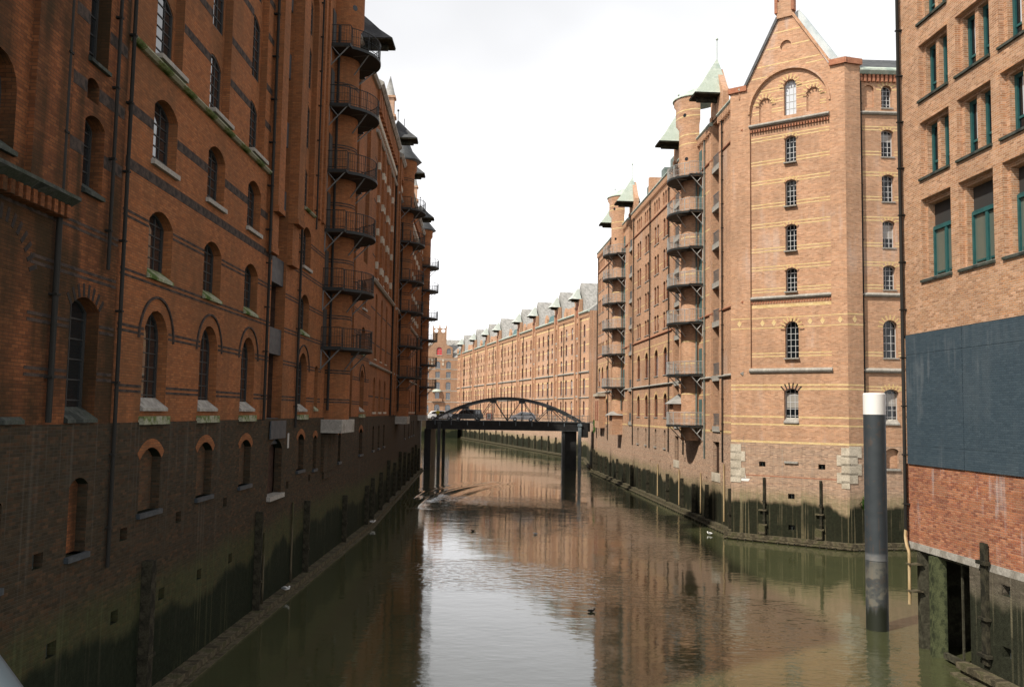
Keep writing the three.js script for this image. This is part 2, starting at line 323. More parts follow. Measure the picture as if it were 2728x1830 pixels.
// windows -----------------------------------------------------------
const SILLS = { slope: (w, d) => { const s = new THREE.Shape([V2(-d, .0), V2(-d, .34), V2(-d + .05, .34), V2(.1, .04), V2(.1, -.05), V2(-d, -.05)]); const g = new THREE.ExtrudeGeometry(s, { depth: w + .04, bevelEnabled: false }); g.rotateY(-Math.PI / 2); g.translate(w / 2 + .02, 0, 0); return g; },
  flat: (w, d) => bx(-w / 2 - .1, w / 2 + .1, -.13, .02, -d, .12), thin: (w, d) => bx(-w / 2 - .05, w / 2 + .05, -.07, .015, -d, .07) };
function windowIn(F, o, st) {
  const { recess = .34, cols = 2, rows = 4, fm = M.darkFrame, gm = M.darkGlass, sill = 'flat', sm = M.stone, fw = .06, bw = .03, low = 0, vous, vm, vh = .26, p = 0, name = 'window', ring, split } = st;
  const y0 = sill === 'slope' ? .3 : 0, k = [o.w, o.h, o.kind, cols, rows, fw, bw, y0].join();
  const fg = once('f' + k, () => {
    const s = shapeOf(outline(o.w + .06, o.h + .03, o.kind)); s.holes.push(new THREE.Path(outline(o.w, o.h, o.kind, fw).map(q => V2(...q))));
    const L = [ext(s, .07)], A = o.kind === 'flat' ? null : o.kind === 'round' || o.kind === 'point' ? null : archOf(o.w, o.h, o.kind);
    for (let i = 1; i < cols; i++) { const x = -o.w / 2 + o.w * i / cols, top = A ? A.cy + Math.sqrt(Math.max(0, A.R * A.R - x * x)) - .02 : o.h - .02; L.push(bx(x - bw / 2, x + bw / 2, fw, top, .005, .05)); }
    for (let j = 1; j < rows; j++) { const y = o.h * j / rows; L.push(bx(-o.w / 2 + .02, o.w / 2 - .02, y - bw / 2, y + bw / 2, .008, .045)); }
    return merge(L);
  });
  const w = F.add(name, fg, fm, o.u, o.y, p - recess);
  if (split) {                                  // every light of the sash is a pane of its own, set a little out of true
    const A = archOf(o.w, o.h, o.kind), spring = A.cy + A.R * Math.cos(A.a0), n = Math.floor((spring - .01) / (o.h / rows)), cw = o.w / cols, ch = o.h / rows;
    const pg = once('q' + k, () => bx(-cw / 2 + .004, cw / 2 - .004, -ch / 2 + .004, ch / 2 - .004, 0, .008));
    for (let r = 0; r < n; r++) for (let c = 0; c < cols; c++) { const q = part(w, 'pane', pg, gm, [-o.w / 2 + cw * (c + .5), ch * (r + .5), .016]); q.rotation.set((rnd() - .5) * .012, (rnd() - .5) * .012, 0); }
    part(w, 'pane', once('qa' + k, () => { const g = ext(shapeOf([[-o.w / 2, n * ch + .004], [o.w / 2, n * ch + .004], ...outline(o.w, o.h, o.kind).slice(2)]), .008); g.translate(0, 0, .016); return g; }), gm);
  } else
  part(w, 'pane', once('p' + k, () => { const g = ext(shapeOf(outline(o.w + .02, o.h, o.kind)), .012); g.translate(0, 0, .012); return g; }), gm);
  if (!split && gm === M.darkGlass && o.kind !== 'round' && o.kind !== 'point' && hash(Math.round(o.u * 31), Math.round(o.y * 17), 5) < .3) { const bh = o.h * (.25 + .3 * hash(Math.round(o.u * 13), Math.round(o.y * 7), 9)), top = o.h - o.w * .3; if (top - bh > .2) part(w, 'blind', bx(-o.w / 2 + fw, o.w / 2 - fw, top - bh, top, .025, .03), M.curtain); }
  if (sill && SILLS[sill]) part(w, 'sill', once('s' + sill + o.w + ',' + recess, () => { const g = SILLS[sill](o.w, recess - .02); g.translate(0, 0, recess); return g; }), sm);
  if (vous) part(w, 'arch_bricks', once('v' + k + vh + vous, () => {
    const { R, cy, a0 } = archOf(o.w, o.h, o.kind), L = [], n = Math.max(7, Math.round(2 * a0 * (R + vh / 2) / .13) | 1);
    for (let i = 0; i < n; i++) { if (vous === 'alt' && i % 2) continue; const t = -a0 + 2 * a0 * (i + .5) / n, g = bx(-.048, .048, R + .01, R + vh, 0, .012); g.rotateZ(-t); g.translate(0, cy, recess); L.push(g); }
    return merge(L);
  }), vm || M.yellowBand);
  if (ring) part(w, 'hood_mould', once('r' + k + ring, () => {
    const { R, cy, a0 } = archOf(o.w, o.h, o.kind), sh = new THREE.Shape(), r0 = R + ring - .07, r1 = R + ring; sh.absarc(0, cy, r1, Math.PI / 2 - a0, Math.PI / 2 + a0, false); sh.absarc(0, cy, r0, Math.PI / 2 + a0, Math.PI / 2 - a0, true);
    const g = ext(sh, .05); g.translate(0, 0, recess); return g;
  }), vm || M.darkBand);
  return w;
}
// courses of coloured brick, broken at the openings
function band(F, u0, u1, y, h, m, ops = [], p = 0, name = 'brick_band') {
  let iv = [[u0, u1]];
  for (const o of ops) if (o.y - .1 < y + h && o.y + o.h > y) { const a = o.u - o.w / 2 - .02, b = o.u + o.w / 2 + .02; iv = iv.flatMap(([s, e]) => b <= s || a >= e ? [[s, e]] : [[s, Math.min(a, e)], [Math.max(b, s), e]].filter(q => q[1] - q[0] > .05)); }
  if (!iv.length) return;
  for (const [s, e] of iv) { const [x0, x1] = F.r(s, e); F.add(name, bx(x0, x1, 0, h, -.05, .008), m, 0, y, p); }
}
function ledge(F, u0, u1, y, h, out, m, name = 'ledge', p = 0) {
  const [x0, x1] = F.r(u0, u1), s = new THREE.Shape([V2(-.05, 0), V2(out * .55, 0), V2(out, h * .45), V2(out, h * .72), V2(-.05, h * 1.35)]);
  const g = new THREE.ExtrudeGeometry(s, { depth: x1 - x0, bevelEnabled: false }); g.rotateY(-Math.PI / 2); g.translate(x1, 0, 0); return F.add(name, g, m, 0, y, p);
}
function dentils(F, u0, u1, y, h, out, step, m, p = 0) {
  const [x0, x1] = F.r(u0, u1), L = [], n = Math.max(1, Math.round((x1 - x0) / step));
  for (let i = 0; i < n; i++) { const x = x0 + (x1 - x0) * (i + .5) / n; L.push(bx(x - step * .26, x + step * .26, 0, h, -.02, out)); }
  const o = F.add('corbel_table', merge(L), m, 0, y, p); o.userData.kind = 'stuff'; return o;
}
function downpipe(F, u, y0, y1, m = M.pipe, r = .07, p = .12) {
  r *= .8;
  const L = [bar([0, y0, p], [0, y1, p], r, 8)];
  for (let y = y0 + 1; y < y1; y += 1.9) L.push(bx(-r * 1.22, r * 1.22, y, y + .05, 0, p + r * 1.12));
  return F.add('downpipe', merge(L), m, u);
}
// stack of loading doors in a tall slot (the slot itself is an opening of the wall)
function hoist(F, u, w, floors, y1, { dm = M.doorWood, sm = M.stone, rm = M.greyIron, deep = .8, panel, d0 = .45, lm } = {}) {
  floors.forEach((y, i) => {
    const top = i + 1 < floors.length ? floors[i + 1] : y1, h = top - y;
    const dr = F.add('loading_door', once('ld' + [w, h.toFixed(2), deep].join(), () => merge([bx(-w / 2, -.015, .02, h - .01, -deep, -deep + .07), bx(.015, w / 2, .02, h - .01, -deep, -deep + .07), bx(-.05, .05, .02, h - .01, -deep - .02, -deep + .04), ...[.3, .55, .8].map(t => bx(-w / 2 + .1, w / 2 - .1, h * t - .06, h * t + .06, -deep + .07, -deep + .09))])), dm, u, y);
    for (const sd of [-1, 1]) part(dr, 'slot_lining', once('sl' + [w, h.toFixed(2), deep, sd].join(), () => sd < 0 ? bx(-w / 2 - .12, -w / 2, 0, h, -deep, -d0 - .002) : bx(w / 2, w / 2 + .12, 0, h, -deep, -d0 - .002)), lm || F.wm);
    part(dr, 'floor_beam', once('fb' + [w, deep, panel ? 1 : 0].join(), () => bx(-w / 2 + .004, w / 2 - .004, panel ? -1.15 : -.42, .02, -deep, panel ? -.12 : .05)), panel || sm);
    if (rm) part(dr, 'guard_rail', once('gr' + w, () => merge([bx(-w / 2, w / 2, .95, 1.0, -.1, -.05), bx(-w / 2, w / 2, .12, .16, -.1, -.05), ...Array.from({ length: 12 }, (_, k) => { const x = -w / 2 + .1 + (w - .2) * k / 11; return bx(x - .01, x + .01, .12, .95, -.09, -.06); })])), rm);
  });
}
// pyramid hood above a hoist, with its finial
function hoodGeo(w, out, h, back) {
  const e = w / 2, P = [[-e, 0, -back], [e, 0, -back], [e, 0, out], [-e, 0, out]], ring = (k, y) => P.map(([x, , z]) => [x * k, y, -back * .1 + (z + back * .1) * k]);
  const lv = [ring(1, 0), ring(.62, h * .34), ring(.34, h * .66), ring(.03, h)], pos = [], idx = [];
  for (const l of lv) for (const q of l) pos.push(...q);
  for (let l = 0; l < 3; l++) for (let i = 0; i < 4; i++) { const a = l * 4 + i, b = l * 4 + (i + 1) % 4, c = a + 4, d = b + 4; idx.push(a, c, b, b, c, d); }
  const g = new THREE.BufferGeometry(); g.setAttribute('position', new THREE.Float32BufferAttribute(pos, 3)); g.setIndex(idx);
  const q = g.toNonIndexed(); q.computeVertexNormals(); const p = q.attributes.position, uv = []; for (let i = 0; i < p.count; i++) uv.push(p.getX(i) + p.getZ(i) * .6, p.getY(i) + p.getZ(i) * .3); q.setAttribute('uv', new THREE.Float32BufferAttribute(uv, 2));
  return q;
}
function hood(F, u, y, { w = 3, out = 2.4, h = 3.6, back = 2, m = M.copper, um = M.timber, fin = 1.5 } = {}) {
  const k = [w, out, h, back].join(), o = F.add('hoist_hood', once('hd' + k, () => hoodGeo(w, out, h, back)), m, u, y);
  part(o, 'soffit', once('hs' + k, () => merge([bx(-w / 2 + .03, w / 2 - .03, -.12, -.02, -back + .05, out - .03), bx(-.12, .12, -.5, -.1, -.2, out - .4)])), um);
  if (fin) part(o, 'finial', once('hf' + fin + h, () => merge([bar([0, h - .2, -back * .09], [0, h + fin, -back * .09], .035, 5), (() => { const s = new THREE.SphereGeometry(.11, 8, 6); s.translate(0, h + fin, -back * .09); return s; })()])), m);
  return o;
}
// stair turret with wrap-round balconies -----------------------------
const BO = (() => { const p = [[-2.6, 0], [-2.6, 1.12], [-2.17, 1.15]], a = Math.acos(2.17 / 2.45); for (let i = 1; i < 14; i++) { const t = Math.PI - a - (Math.PI - 2 * a) * i / 14; p.push([2.45 * Math.cos(t), 2.45 * Math.sin(t)]); } p.push([2.17, 1.15], [2.6, 1.12], [2.6, 0]); return p; })();
function balconyGeos() {
  return once('balcony', () => {
    const plate = (k, y0, d) => { const g = new THREE.ExtrudeGeometry(shapeOf(BO.map(([x, z]) => [x * k, z * k + .005])), { depth: d, bevelEnabled: false }); g.rotateX(Math.PI / 2); g.translate(0, y0, 0); return g; };
    const slab = plate(1, 0, .17);
    const rail = [], along = (y, r) => { for (let i = 0; i + 1 < BO.length; i++) rail.push(bar([BO[i][0] * .985, y, BO[i][1] * .985], [BO[i + 1][0] * .985, y, BO[i + 1][1] * .985], r)); };
    along(1.05, .026); along(.12, .018); along(.58, .012);
    let acc = 0; for (let i = 0; i + 1 < BO.length; i++) { const [ax, az] = BO[i], [cx, cz] = BO[i + 1], L = Math.hypot(cx - ax, cz - az); let d = .15 - acc; while (d < L) { const t = d / L, x = (ax + (cx - ax) * t) * .985, z = (az + (cz - az) * t) * .985; rail.push(bx(x - .009, x + .009, .0, 1.04, z - .009, z + .009)); d += .15; } acc = (acc + L) % .15; }
    for (const i of [0, 2, 5, 9, 12, 15, BO.length - 1]) rail.push(bx(BO[i][0] * .985 - .025, BO[i][0] * .985 + .025, 0, 1.08, BO[i][1] * .985 - .025, BO[i][1] * .985 + .025));
    const brk = (x, out) => merge([bar([x, -.16, .02], [x, -.16, out], .045), bar([x, -1.25, .03], [x, -.16, out * .95], .04), bar([x, -.16, .04], [x, -.72, out * .48], .03), bar([x, -1.3, .02], [x, -.1, .02], .04)]);
    const far = merge([brk(-2.5, 1.08)]), near = merge([brk(2.5, 1.08)]);
    const mid = (x) => merge([bar([x, -.15, 1.0], [x * 1.25, -.15, 2.0], .045), bar([x * .8, -1.2, 1.05], [x * 1.25, -.15, 1.95], .04)]);
    return { slab, rail: merge(rail), br: [far, near, mid(-1.0), mid(1.0)] };
  });
}
function balcony(F, u, y, sm, rm, bm) {
  const g = balconyGeos(), b = F.add('balcony', g.slab, sm, u, y);
  part(b, 'railing', g.rail, rm); for (const q of g.br) part(b, 'bracket', q, bm); return b;
}
function turretGeo(prof) { return new THREE.LatheGeometry(prof.map(([r, y]) => V2(r, y)), 28, -Math.PI / 2, Math.PI); }
function fixLatheUv(g, r) { const uv = g.attributes.uv, p = g.attributes.position; for (let i = 0; i < uv.count; i++) uv.setXY(i, uv.getX(i) * Math.PI * r, p.getY(i)); return g; }
function turret(F, u, y0, y1, m, { r = 1.2, bands = [], bm, capY, capM = M.copper, levels = [], sm, rm, brm, doorM, pipeM = M.greenPipe, spire }) {
  const t = F.add('stair_turret', fixLatheUv(turretGeo(spire ? [[r, y0], [r, y1 - 1.2], [r + .22, y1 - .9], [r + .22, y1]] : [[r, y0], [r, y1 - 6.4], [r + .2, y1 - 6.1], [r + .2, y1 - 2.5], [r + .48, y1 - 2.1], [r + .48, y1 - .6], [r + .66, y1 - .35], [r + .66, y1]]), r), m, u);
  for (const [y, h] of bands) part(t, 'brick_band', fixLatheUv(turretGeo([[r + .011, y], [r + .011, y + h]]), r), bm);
  for (const [y, h, dr] of spire ? [] : [[y1 - 1.75, .1, .49], [y1 - 1.2, .1, .49], [y1 - 3.3, .1, .21], [y1 - 4.1, .1, .21]]) if (bm) part(t, 'brick_band', fixLatheUv(turretGeo([[r + dr, y], [r + dr, y + h]]), r), bm);
  if (spire) { const g = new THREE.LatheGeometry([[0, 3.6], [.1, 3.1], [.95, 1.15], [r + .75, 0], [r + .1, -.1]].map(q => V2(...q)), 8); g.translate(0, y1, 0); part(t, 'pointed_roof', g, capM); part(t, 'finial', bar([0, y1 + 3.4, 0], [0, y1 + 4.6, 0], .04, 5), capM); }
  else part(t, 'cap', fixLatheUv(new THREE.LatheGeometry([[r + .78, y1], [r + .78, y1 + .12], [r * .8, y1 + .75], [.05, y1 + 1.3]].map(q => V2(...q)), 28), r), capM);
  for (const yy of spire ? [] : [y1 - 1.6, y1 - 5.4]) for (const a of [-.75, .75]) { const g = new THREE.CircleGeometry(.17, 14); g.translate(0, 0, r + (yy > y1 - 2 ? .49 : .21)); g.rotateY(a); g.translate(0, yy, 0); part(t, 'porthole', g, M.darkGlass); }
  for (const s of [-1, 1]) F.add('downpipe', once('tp' + y0 + y1 + r, () => bar([0, y0 + .5, 0], [0, y1 - 6.6, 0], .075, 8)), pipeM, u + s * (r + .04), 0, .22);
  for (const y of levels) { balcony(F, u, y, sm, rm, brm); if (doorM) for (const s of [-1, 1]) { const d = F.add('balcony_door', once('bd', () => merge([bx(-.38, .38, 0, 2.15, 0, .05), bx(-.3, -.02, .2, 2.0, .05, .06), bx(.02, .3, .2, 2.0, .05, .06)])), doorM, u + s * 1.85, y + .02, .005); } }
  return t;
}
// square ventilation holes in pairs
const vents = (list) => list.map(([u, y]) => op(u, y - .17, .46, .34, 'flat'));
function ventBacks(F, list) { for (const [u, y] of list) F.add('vent_bar', once('ventb', () => bx(-.03, .03, -.175, .175, -.2, -.08)), M.darkStone, u, y); }
function niche(F, o, m, depth = .28, sill = true, am, sm = M.stone) {
  const b = F.add('blind_window', once('bn' + [o.w, o.h, o.kind], () => { const g = ext(shapeOf(outline(o.w + .04, o.h + .02, o.kind)), .05); return g; }), m, o.u, o.y, -depth);
  if (sill) part(b, 'sill', once('ns' + o.w + depth, () => bx(-o.w / 2 - .08, o.w / 2 + .08, -.14, .0, .02, depth + .14)), sm);
  if (am) part(b, 'arch_bricks', once('nv' + [o.w, o.h, o.kind, depth], () => { const { R, cy, a0 } = archOf(o.w, o.h, o.kind), sh = new THREE.Shape(); sh.absarc(0, cy, R + .26, Math.PI / 2 - a0 * 1.05, Math.PI / 2 + a0 * 1.05, false); sh.absarc(0, cy, R + .005, Math.PI / 2 + a0 * 1.05, Math.PI / 2 - a0 * 1.05, true); const g = ext(sh, .03); g.translate(0, 0, depth + .015); return g; }), am);
}
function fender(F, u, y0, y1, w = .28, m = M.timber, p = .02, d = .3) {
  const o = F.add('fender_post', once('fp' + [y0, y1, w, d].join(), () => merge([bx(-w / 2, w / 2, y0, y1, 0, d), bx(-w * .75, w * .75, y0 + .9, y0 + 1.0, 0, d + .04), ...(y1 > 2.6 ? [bx(-w * .75, w * .75, y0 + 2.2, y0 + 2.3, 0, d + .04)] : [])])), m, u, 0, p); return o;
}
function quayLedge(F, u0, u1, y = .1, m = M.ledge, teeth = true) {
  const [x0, x1] = F.r(u0, u1);
  F.add('quay_beam', merge([bx(x0, x1, -.22, 0, .03, .5), bx(x0, x1, -.36, -.25, .03, .72), bx(x0, x1, -1.2, -.36, .03, .46)]), m, 0, y);
  if (teeth) F.add('rail_pegs', merge(Array.from({ length: Math.floor((x1 - x0) / .7) }, (_, i) => { const x = x0 + .3 + i * .7 + (hash(i, 7) - .5) * .4; return bx(x - .035, x + .035, -.85, -.3, .72, .8); })), M.timber, 0, y).userData.kind = 'stuff';
}

// ------------------------------------------------------------------ the setting: water, banks
{
  const waveH = (u, v) => {
    const a = fbm(u, v, 16, 24, 3, 301), b = fbm(u, v, 90, 150, 3, 311), patch = smooth(.42, .62, fbm(u, v, 4, 5, 3, 321));
    return .3 * a + (.1 + .5 * patch) * b;
  };
  const wb = tex(2048, 2048, (u, v, o) => { o[0] = waveH(u, v); }, { srgb: false, rep: [1 / 40, 1 / 40] });
  const wc = tex(1024, 1024, (u, v, o) => { const a = fbm(u, v, 6, 4, 5, 331), b = fbm(u, v, 40, 26, 3, 341), t = .75 + .5 * a + .25 * (b - .5); o[0] = .06 * t; o[1] = .064 * t; o[2] = .03 * t; }, { rep: [1 / 55, 1 / 55] });
  phys('water', { map: wc, roughness: .06, ior: 1.45, clearcoat: .24, clearcoatRoughness: .05, bumpMap: wb, bumpScale: .042 });
  const g = new THREE.PlaneGeometry(1400, 1400); g.rotateX(-Math.PI / 2); g.translate(0, 0, -500);
  const uv = g.attributes.uv, p = g.attributes.position; for (let i = 0; i < uv.count; i++) uv.setXY(i, p.getX(i), p.getZ(i));
  const w = structure('water', g, M.water); w.position.y = -.1;
}
{ // low swell left by a passing boat, bending across the canal in front of the bridge
  const curve = new THREE.CatmullRomCurve3([[-8.6, -79], [-7.6, -90], [-5.6, -100], [-1.6, -112]].map(([x, z]) => new THREE.Vector3(x, 0, z))), NS = 60, NW = 64, pos = [], uv = [], idx = [];
  for (let i = 0; i <= NS; i++) {
    const s = i / NS, P = curve.getPoint(s), T = curve.getTangent(s), nx = -T.z, nz = T.x, e = Math.sin(Math.PI * s) ** .7;
    for (let j = 0; j <= NW; j++) { const w = (j / NW - .5) * 12, y = (.11 * Math.exp(-((w - .6) ** 2) / 1.6) + .05 * Math.cos(2 * Math.PI * w / 2.3) * Math.exp(-w * w / 9)) * e * smooth(6, 4.2, Math.abs(w)); const x = P.x + nx * w, z = P.z + nz * w; pos.push(x, y + .004, z); uv.push(x, z); }
  }
  for (let i = 0; i < NS; i++) for (let j = 0; j < NW; j++) { const a = i * (NW + 1) + j, c = a + NW + 1; idx.push(a, a + 1, c, a + 1, c + 1, c); }
  const g = new THREE.BufferGeometry(); g.setAttribute('position', new THREE.Float32BufferAttribute(pos, 3)); g.setAttribute('uv', new THREE.Float32BufferAttribute(uv, 2)); g.setIndex(idx); g.computeVertexNormals();
  if (g.attributes.normal.getY(0) < 0) { g.setIndex(idx.map((v, k) => idx[k - k % 3 + [0, 2, 1][k % 3]])); g.computeVertexNormals(); }
  structure('water_swell', g, M.water).position.y = -.1;
}
function land(name, pts, y0, y1, m) { const g = ext(shapeOf(pts.map(([x, z]) => [x, -z])), y1 - y0); g.rotateX(-Math.PI / 2); g.translate(0, y0, 0); return structure(name, g, m); }
land('bank', [[-11.4, -17.6], [-200, -17.6], [-200, -420], [-60, -420], [-60, -291], [-42, -289], [-15.2, -152], [-14.6, -137], [-14.2, -134], [-13.2, -128], [-11.5, -66]], -1.5, 7.0, M.paving);
land('bank', [[17.5, -64.1], [14, -127], [13.6, -133], [15.4, -167], [-16.4, -300.8], [-15, -420], [260, -420], [260, -62], [24, -62], [22.6, -60.2]], -1.5, 7.02, M.paving);
land('bank', [[-60, -293], [-17.6, -293], [-17.6, -420], [-60, -420]], -1.5, 6.98, M.paving);

// ------------------------------------------------------------------ left bank: the near warehouse
const dbl = (F, u0, u1, y, m, ops, gap = .15, h = .075, p = 0) => { band(F, u0, u1, y, h, m, ops, p); band(F, u0, u1, y + gap, h, m, ops, p); };
function mass(F, u0, u1, y1, depth, m, p = -.95, y0 = -1) { const [x0, x1] = F.r(u0, u1); F.add('rear_wall', bx(x0, x1, y0, y1, p - depth, p), m); }
const LW = { recess: .36, cols: 3, rows: 6, fm: M.darkFrame, bw: .035, gm: M.glass };
{
  const b = thing('brick_warehouse', 'tall dark red brick warehouse in shade along the left edge, nearest on the left bank', 'warehouse', [-10.6, 0, -17]);
  const F = new Face(b, [-10.6, 0], [0, -1]); F.wm = M.redBrick;
  const cols = [26.35, 31.0, 35.65], low = [], mid = [], top = [];
  for (const c of cols) { low.push(op(c, 8.42, 1.8, 2.93, 'semi', 'arch')); mid.push(op(c, 12.27, 1.8, 2.05, 'seg', 'slope')); mid.push(op(c, 15.68, 1.8, 2.04, 'seg', 'flat')); }
  const eCol = [op(45.05, 8.42, 1.85, 2.93, 'semi', 'arch'), op(45.05, 12.27, 1.8, 2.05, 'seg', 'slope'), op(45.05, 15.7, 1.7, 2.1, 'seg', 'flat')];
  const gCol = [op(63, 8.42, 1.7, 2.93, 'semi', 'arch'), op(63, 12.4, 1.6, 2.0, 'seg', 'slope'), op(63, 15.7, 1.6, 2.0, 'seg', 'flat'), op(48.2, 8.45, .8, 2.4, 'seg', 'slope'), op(55.1, 8.45, .8, 2.4, 'seg', 'slope')];
  const bay0 = [op(17.95, 8.12, 2.6, 4.2, 'high', 'big'), op(21.9, 8.12, 1.5, 3.05, 'seg', 'dark'), op(21.9, 13.75, 1.05, 2.0, 'seg', 'dark'), op(21.7, 16.08, .6, .58, 'seg', 'tiny'), op(21.9, 17.05, 1.05, 2.9, 'seg', 'dark'), op(21.9, 21.3, 1.05, 3.2, 'seg', 'dark'), op(17.7, 13.75, 1.35, 2.05, 'semi', 'dark'), op(17.7, 17.6, 1.3, 2.5, 'semi', 'dark'), op(17.7, 21.6, 1.3, 2.5, 'semi', 'dark')];
  const all = [...bay0, ...low, ...mid, ...eCol, ...gCol];
  wall(F, 'wall', 16.9, 23.6, 8.05, 33, bay0, M.stainedDimBrick);
  wall(F, 'wall', 23.6, 38.64, 8.05, 18.62, [...low, ...mid], M.redBrick);
  wall(F, 'wall', 41.06, 56.7, 8.05, 18.62, [...eCol, ...gCol], M.redBrick);
  wall(F, 'wall', 59.1, 66.02, 8.05, 18.62, gCol, M.redBrick);
  const nic = cols.map(c => op(c, 18.68, 2.1, 12.2, 'high')), nE = op(45.05, 18.75, 2.0, 11.9, 'semi');
  for (const c of cols) for (const [y, h] of [[19.0, 2.12], [22.15, 2.6], [25.6, 2.3], [28.6, 2.0]]) top.push(op(c, y, 1.72, h, 'seg', 'top'));
  for (const [y, h] of [[19.0, 2.0], [22.1, 2.3], [25.3, 2.2], [28.2, 1.8]]) top.push(op(45.05, y, 1.5, h, 'seg', 'top'));
  wall(F, 'wall', 23.6, 38.64, 18.62, 33, nic, M.redBrick, { d: .28 });
  wall(F, 'wall', 23.6, 38.64, 18.62, 33, top, M.redBrick, { d: .4, p: -.281 });
  wall(F, 'wall', 41.06, 56.7, 18.62, 33, [nE], M.redBrick, { d: .28 });
  wall(F, 'wall', 41.06, 56.7, 18.62, 33, top, M.redBrick, { d: .4, p: -.281 });
  wall(F, 'wall', 59.1, 66.02, 18.62, 33, [op(63, 19, 1.7, 10.5, 'high')], M.redBrick, { d: .28 });
  for (const [y, h] of [[19.2, 2.1], [22.3, 2.3], [25.6, 2.2]]) { const o = op(63, y, 1.3, h, 'seg', 'top'); top.push(o); }
  wall(F, 'wall', 59.1, 66.02, 18.62, 33, top, M.redBrick, { d: .4, p: -.281 });
  for (const o of all) {
    const s = o.style;
    if (s === 'arch') windowIn(F, o, { ...LW, sill: 'slope', sm: M.stone, ring: .42, rows: 7, split: o.u < 33 });
    else if (s === 'slope') windowIn(F, o, { ...LW, sill: 'slope', sm: M.mossStone, split: o.u < 33 });
    else if (s === 'flat') windowIn(F, o, { ...LW, sill: 'flat', sm: M.stone, split: o.u < 33 });
    else if (s === 'tiny') windowIn(F, o, { ...LW, cols: 1, rows: 1, sill: null, gm: M.bluePanel });
    else windowIn(F, o, { ...LW, recess: .4, cols: s === 'big' ? 4 : 2, sill: 'slope', sm: M.darkStone, vous: o.y < 9 ? 'alt' : null, vm: M.darkBand, vh: .34, gm: M.glass });
    if (s === 'arch') F.add('sill_block', once('sb', () => bx(-.98, .98, 0, .24, 0, .16)), M.mossStone, o.u, 7.98, 0);
  }
  for (const o of top) windowIn(F, o, { ...LW, recess: .38, sill: null, rows: 6, split: o.u < 33 && o.y < 23 });
  // coloured courses
  for (const y of [8.88, 10.53, 12.05, 13.66]) dbl(F, 23.7, 38.6, y, M.darkBand, all);
  for (const y of [8.88, 10.53, 12.05, 13.66, 15.2, 16.9]) { dbl(F, 41.1, 49.3, y, M.darkBand, all); dbl(F, 59.2, 66, y, M.darkBand, all); }
  for (const y of [15.0, 16.55]) band(F, 23.7, 38.6, y, .3, M.darkBand, all);
  for (const y of [20.4, 22.0, 24.2, 25.8, 28]) band(F, 23.7, 38.6, y, .28, M.darkBand, nic);
  for (const y of [9.12, 10.33, 11.6, 12.73]) dbl(F, 17, 23.5, y, M.darkBand, all);
  for (const y of [14.6, 16.2, 17.9, 19.5, 21.2]) band(F, 20.5, 23.5, y, .32, M.darkBand, all);
  // ledges, pilasters, pipes
  const gs = ledge(F, 23.65, 37.5, 18.5, .16, .2, M.mossStone, 'string_course');
  for (const c of cols) F.add('sill', once('upsill', () => bx(-1.04, 1.04, 0, .14, -.6, .23)), M.stone, c, 18.7);
  ledge(F, 44.1, 46.2, 18.55, .14, .18, M.mossStone, 'string_course');
  ledge(F, 16.9, 20.4, 13.1, .3, .5, M.darkStone, 'cornice'); dentils(F, 16.9, 20.35, 12.8, .3, .32, .3, M.stainedDimBrick);
  F.add('pilaster', bx(-.78, .78, 13.4, 33, 0, .16), M.stainedDimBrick, 19.6);
  for (const [u0, u1, y0] of [[37.62, 38.6, 17.2], [41.1, 42.3, 17.4]]) { F.add('pilaster', bx(u0, u1, y0, 33, 0, .44), M.redBrick); F.add('pilaster', bx(u0 + .002, u1 - .002, 15.5, y0 - .25, 0, .24), M.redBrick); F.add('corbel', bx(u0 - .04, u1 + .04, y0 - .25, y0, 0, .5), M.redBrick); F.add('corbel', bx(u0 - .04, u1 + .04, 15.2, 15.5, 0, .28), M.redBrick); }
  for (const u of [47.3, 48.3]) F.add('pilaster', bx(-.22, .22, 18.7, 33, 0, .15), M.redBrick, u);
  downpipe(F, 20.2, 8.1, 33, M.pipe, .09); downpipe(F, 22.75, 12, 33, M.pipe, .06); downpipe(F, 23.6, 4.3, 33, M.pipe, .07); downpipe(F, 37.72, 8, 15.1, M.pipe, .08, .14); downpipe(F, 37.45, 15.1, 33, M.pipe, .08, .2); downpipe(F, 43.4, 7.6, 33, M.pipe, .08); downpipe(F, 46.5, 18, 33, M.pipe, .06);
  hoist(F, 39.85, 2.42, [8.06, 12.1, 15.3, 18.6, 21.9, 25.2, 28.5], 33, { dm: M.darkDoor, panel: M.bluePanel, rm: null, deep: .75, lm: M.darkDoor });
  hoist(F, 57.9, 2.4, [8.06, 12.1, 15.3, 18.6, 21.9, 25.2, 28.5], 32, { dm: M.darkDoor, panel: M.bluePanel, rm: null, deep: .75, lm: M.darkDoor });
  // foot of the building
  const nb = [op(26.3, 5.45, 1.5, 1.85, 'seg'), op(30.95, 5.45, 1.5, 1.85, 'seg'), op(35.65, 5.45, 1.5, 1.8, 'seg'), op(45.0, 5.45, 1.45, 1.8, 'seg'), op(48.3, 5.3, .8, 1.8, 'seg'), op(55.2, 5.3, .8, 1.8, 'seg'), op(63, 5.4, 1.4, 1.8, 'seg'), op(22.0, 4.88, .95, 1.85, 'seg'), op(18.2, 4.7, 1, 1.9, 'seg')];
  const vl = [[20.26, 5.0], [24.69, 5.0], [28.73, 5.0], [33.37, 5.0], [21.08, 2.85], [24.37, 2.85], [27.61, 2.82], [30.89, 2.82], [34.26, 2.82], [17.8, 2.9], [42.6, 4.9], [47.2, 4.9]];
  const lowDoor = op(40.25, 4.65, 2.3, 2.5, 'seg');
  wall(F, 'base_wall', 16.9, 66.02, -1, 8.05, [...nb, ...vents(vl), lowDoor], M.leftBase, { d: .34, p: .03 });
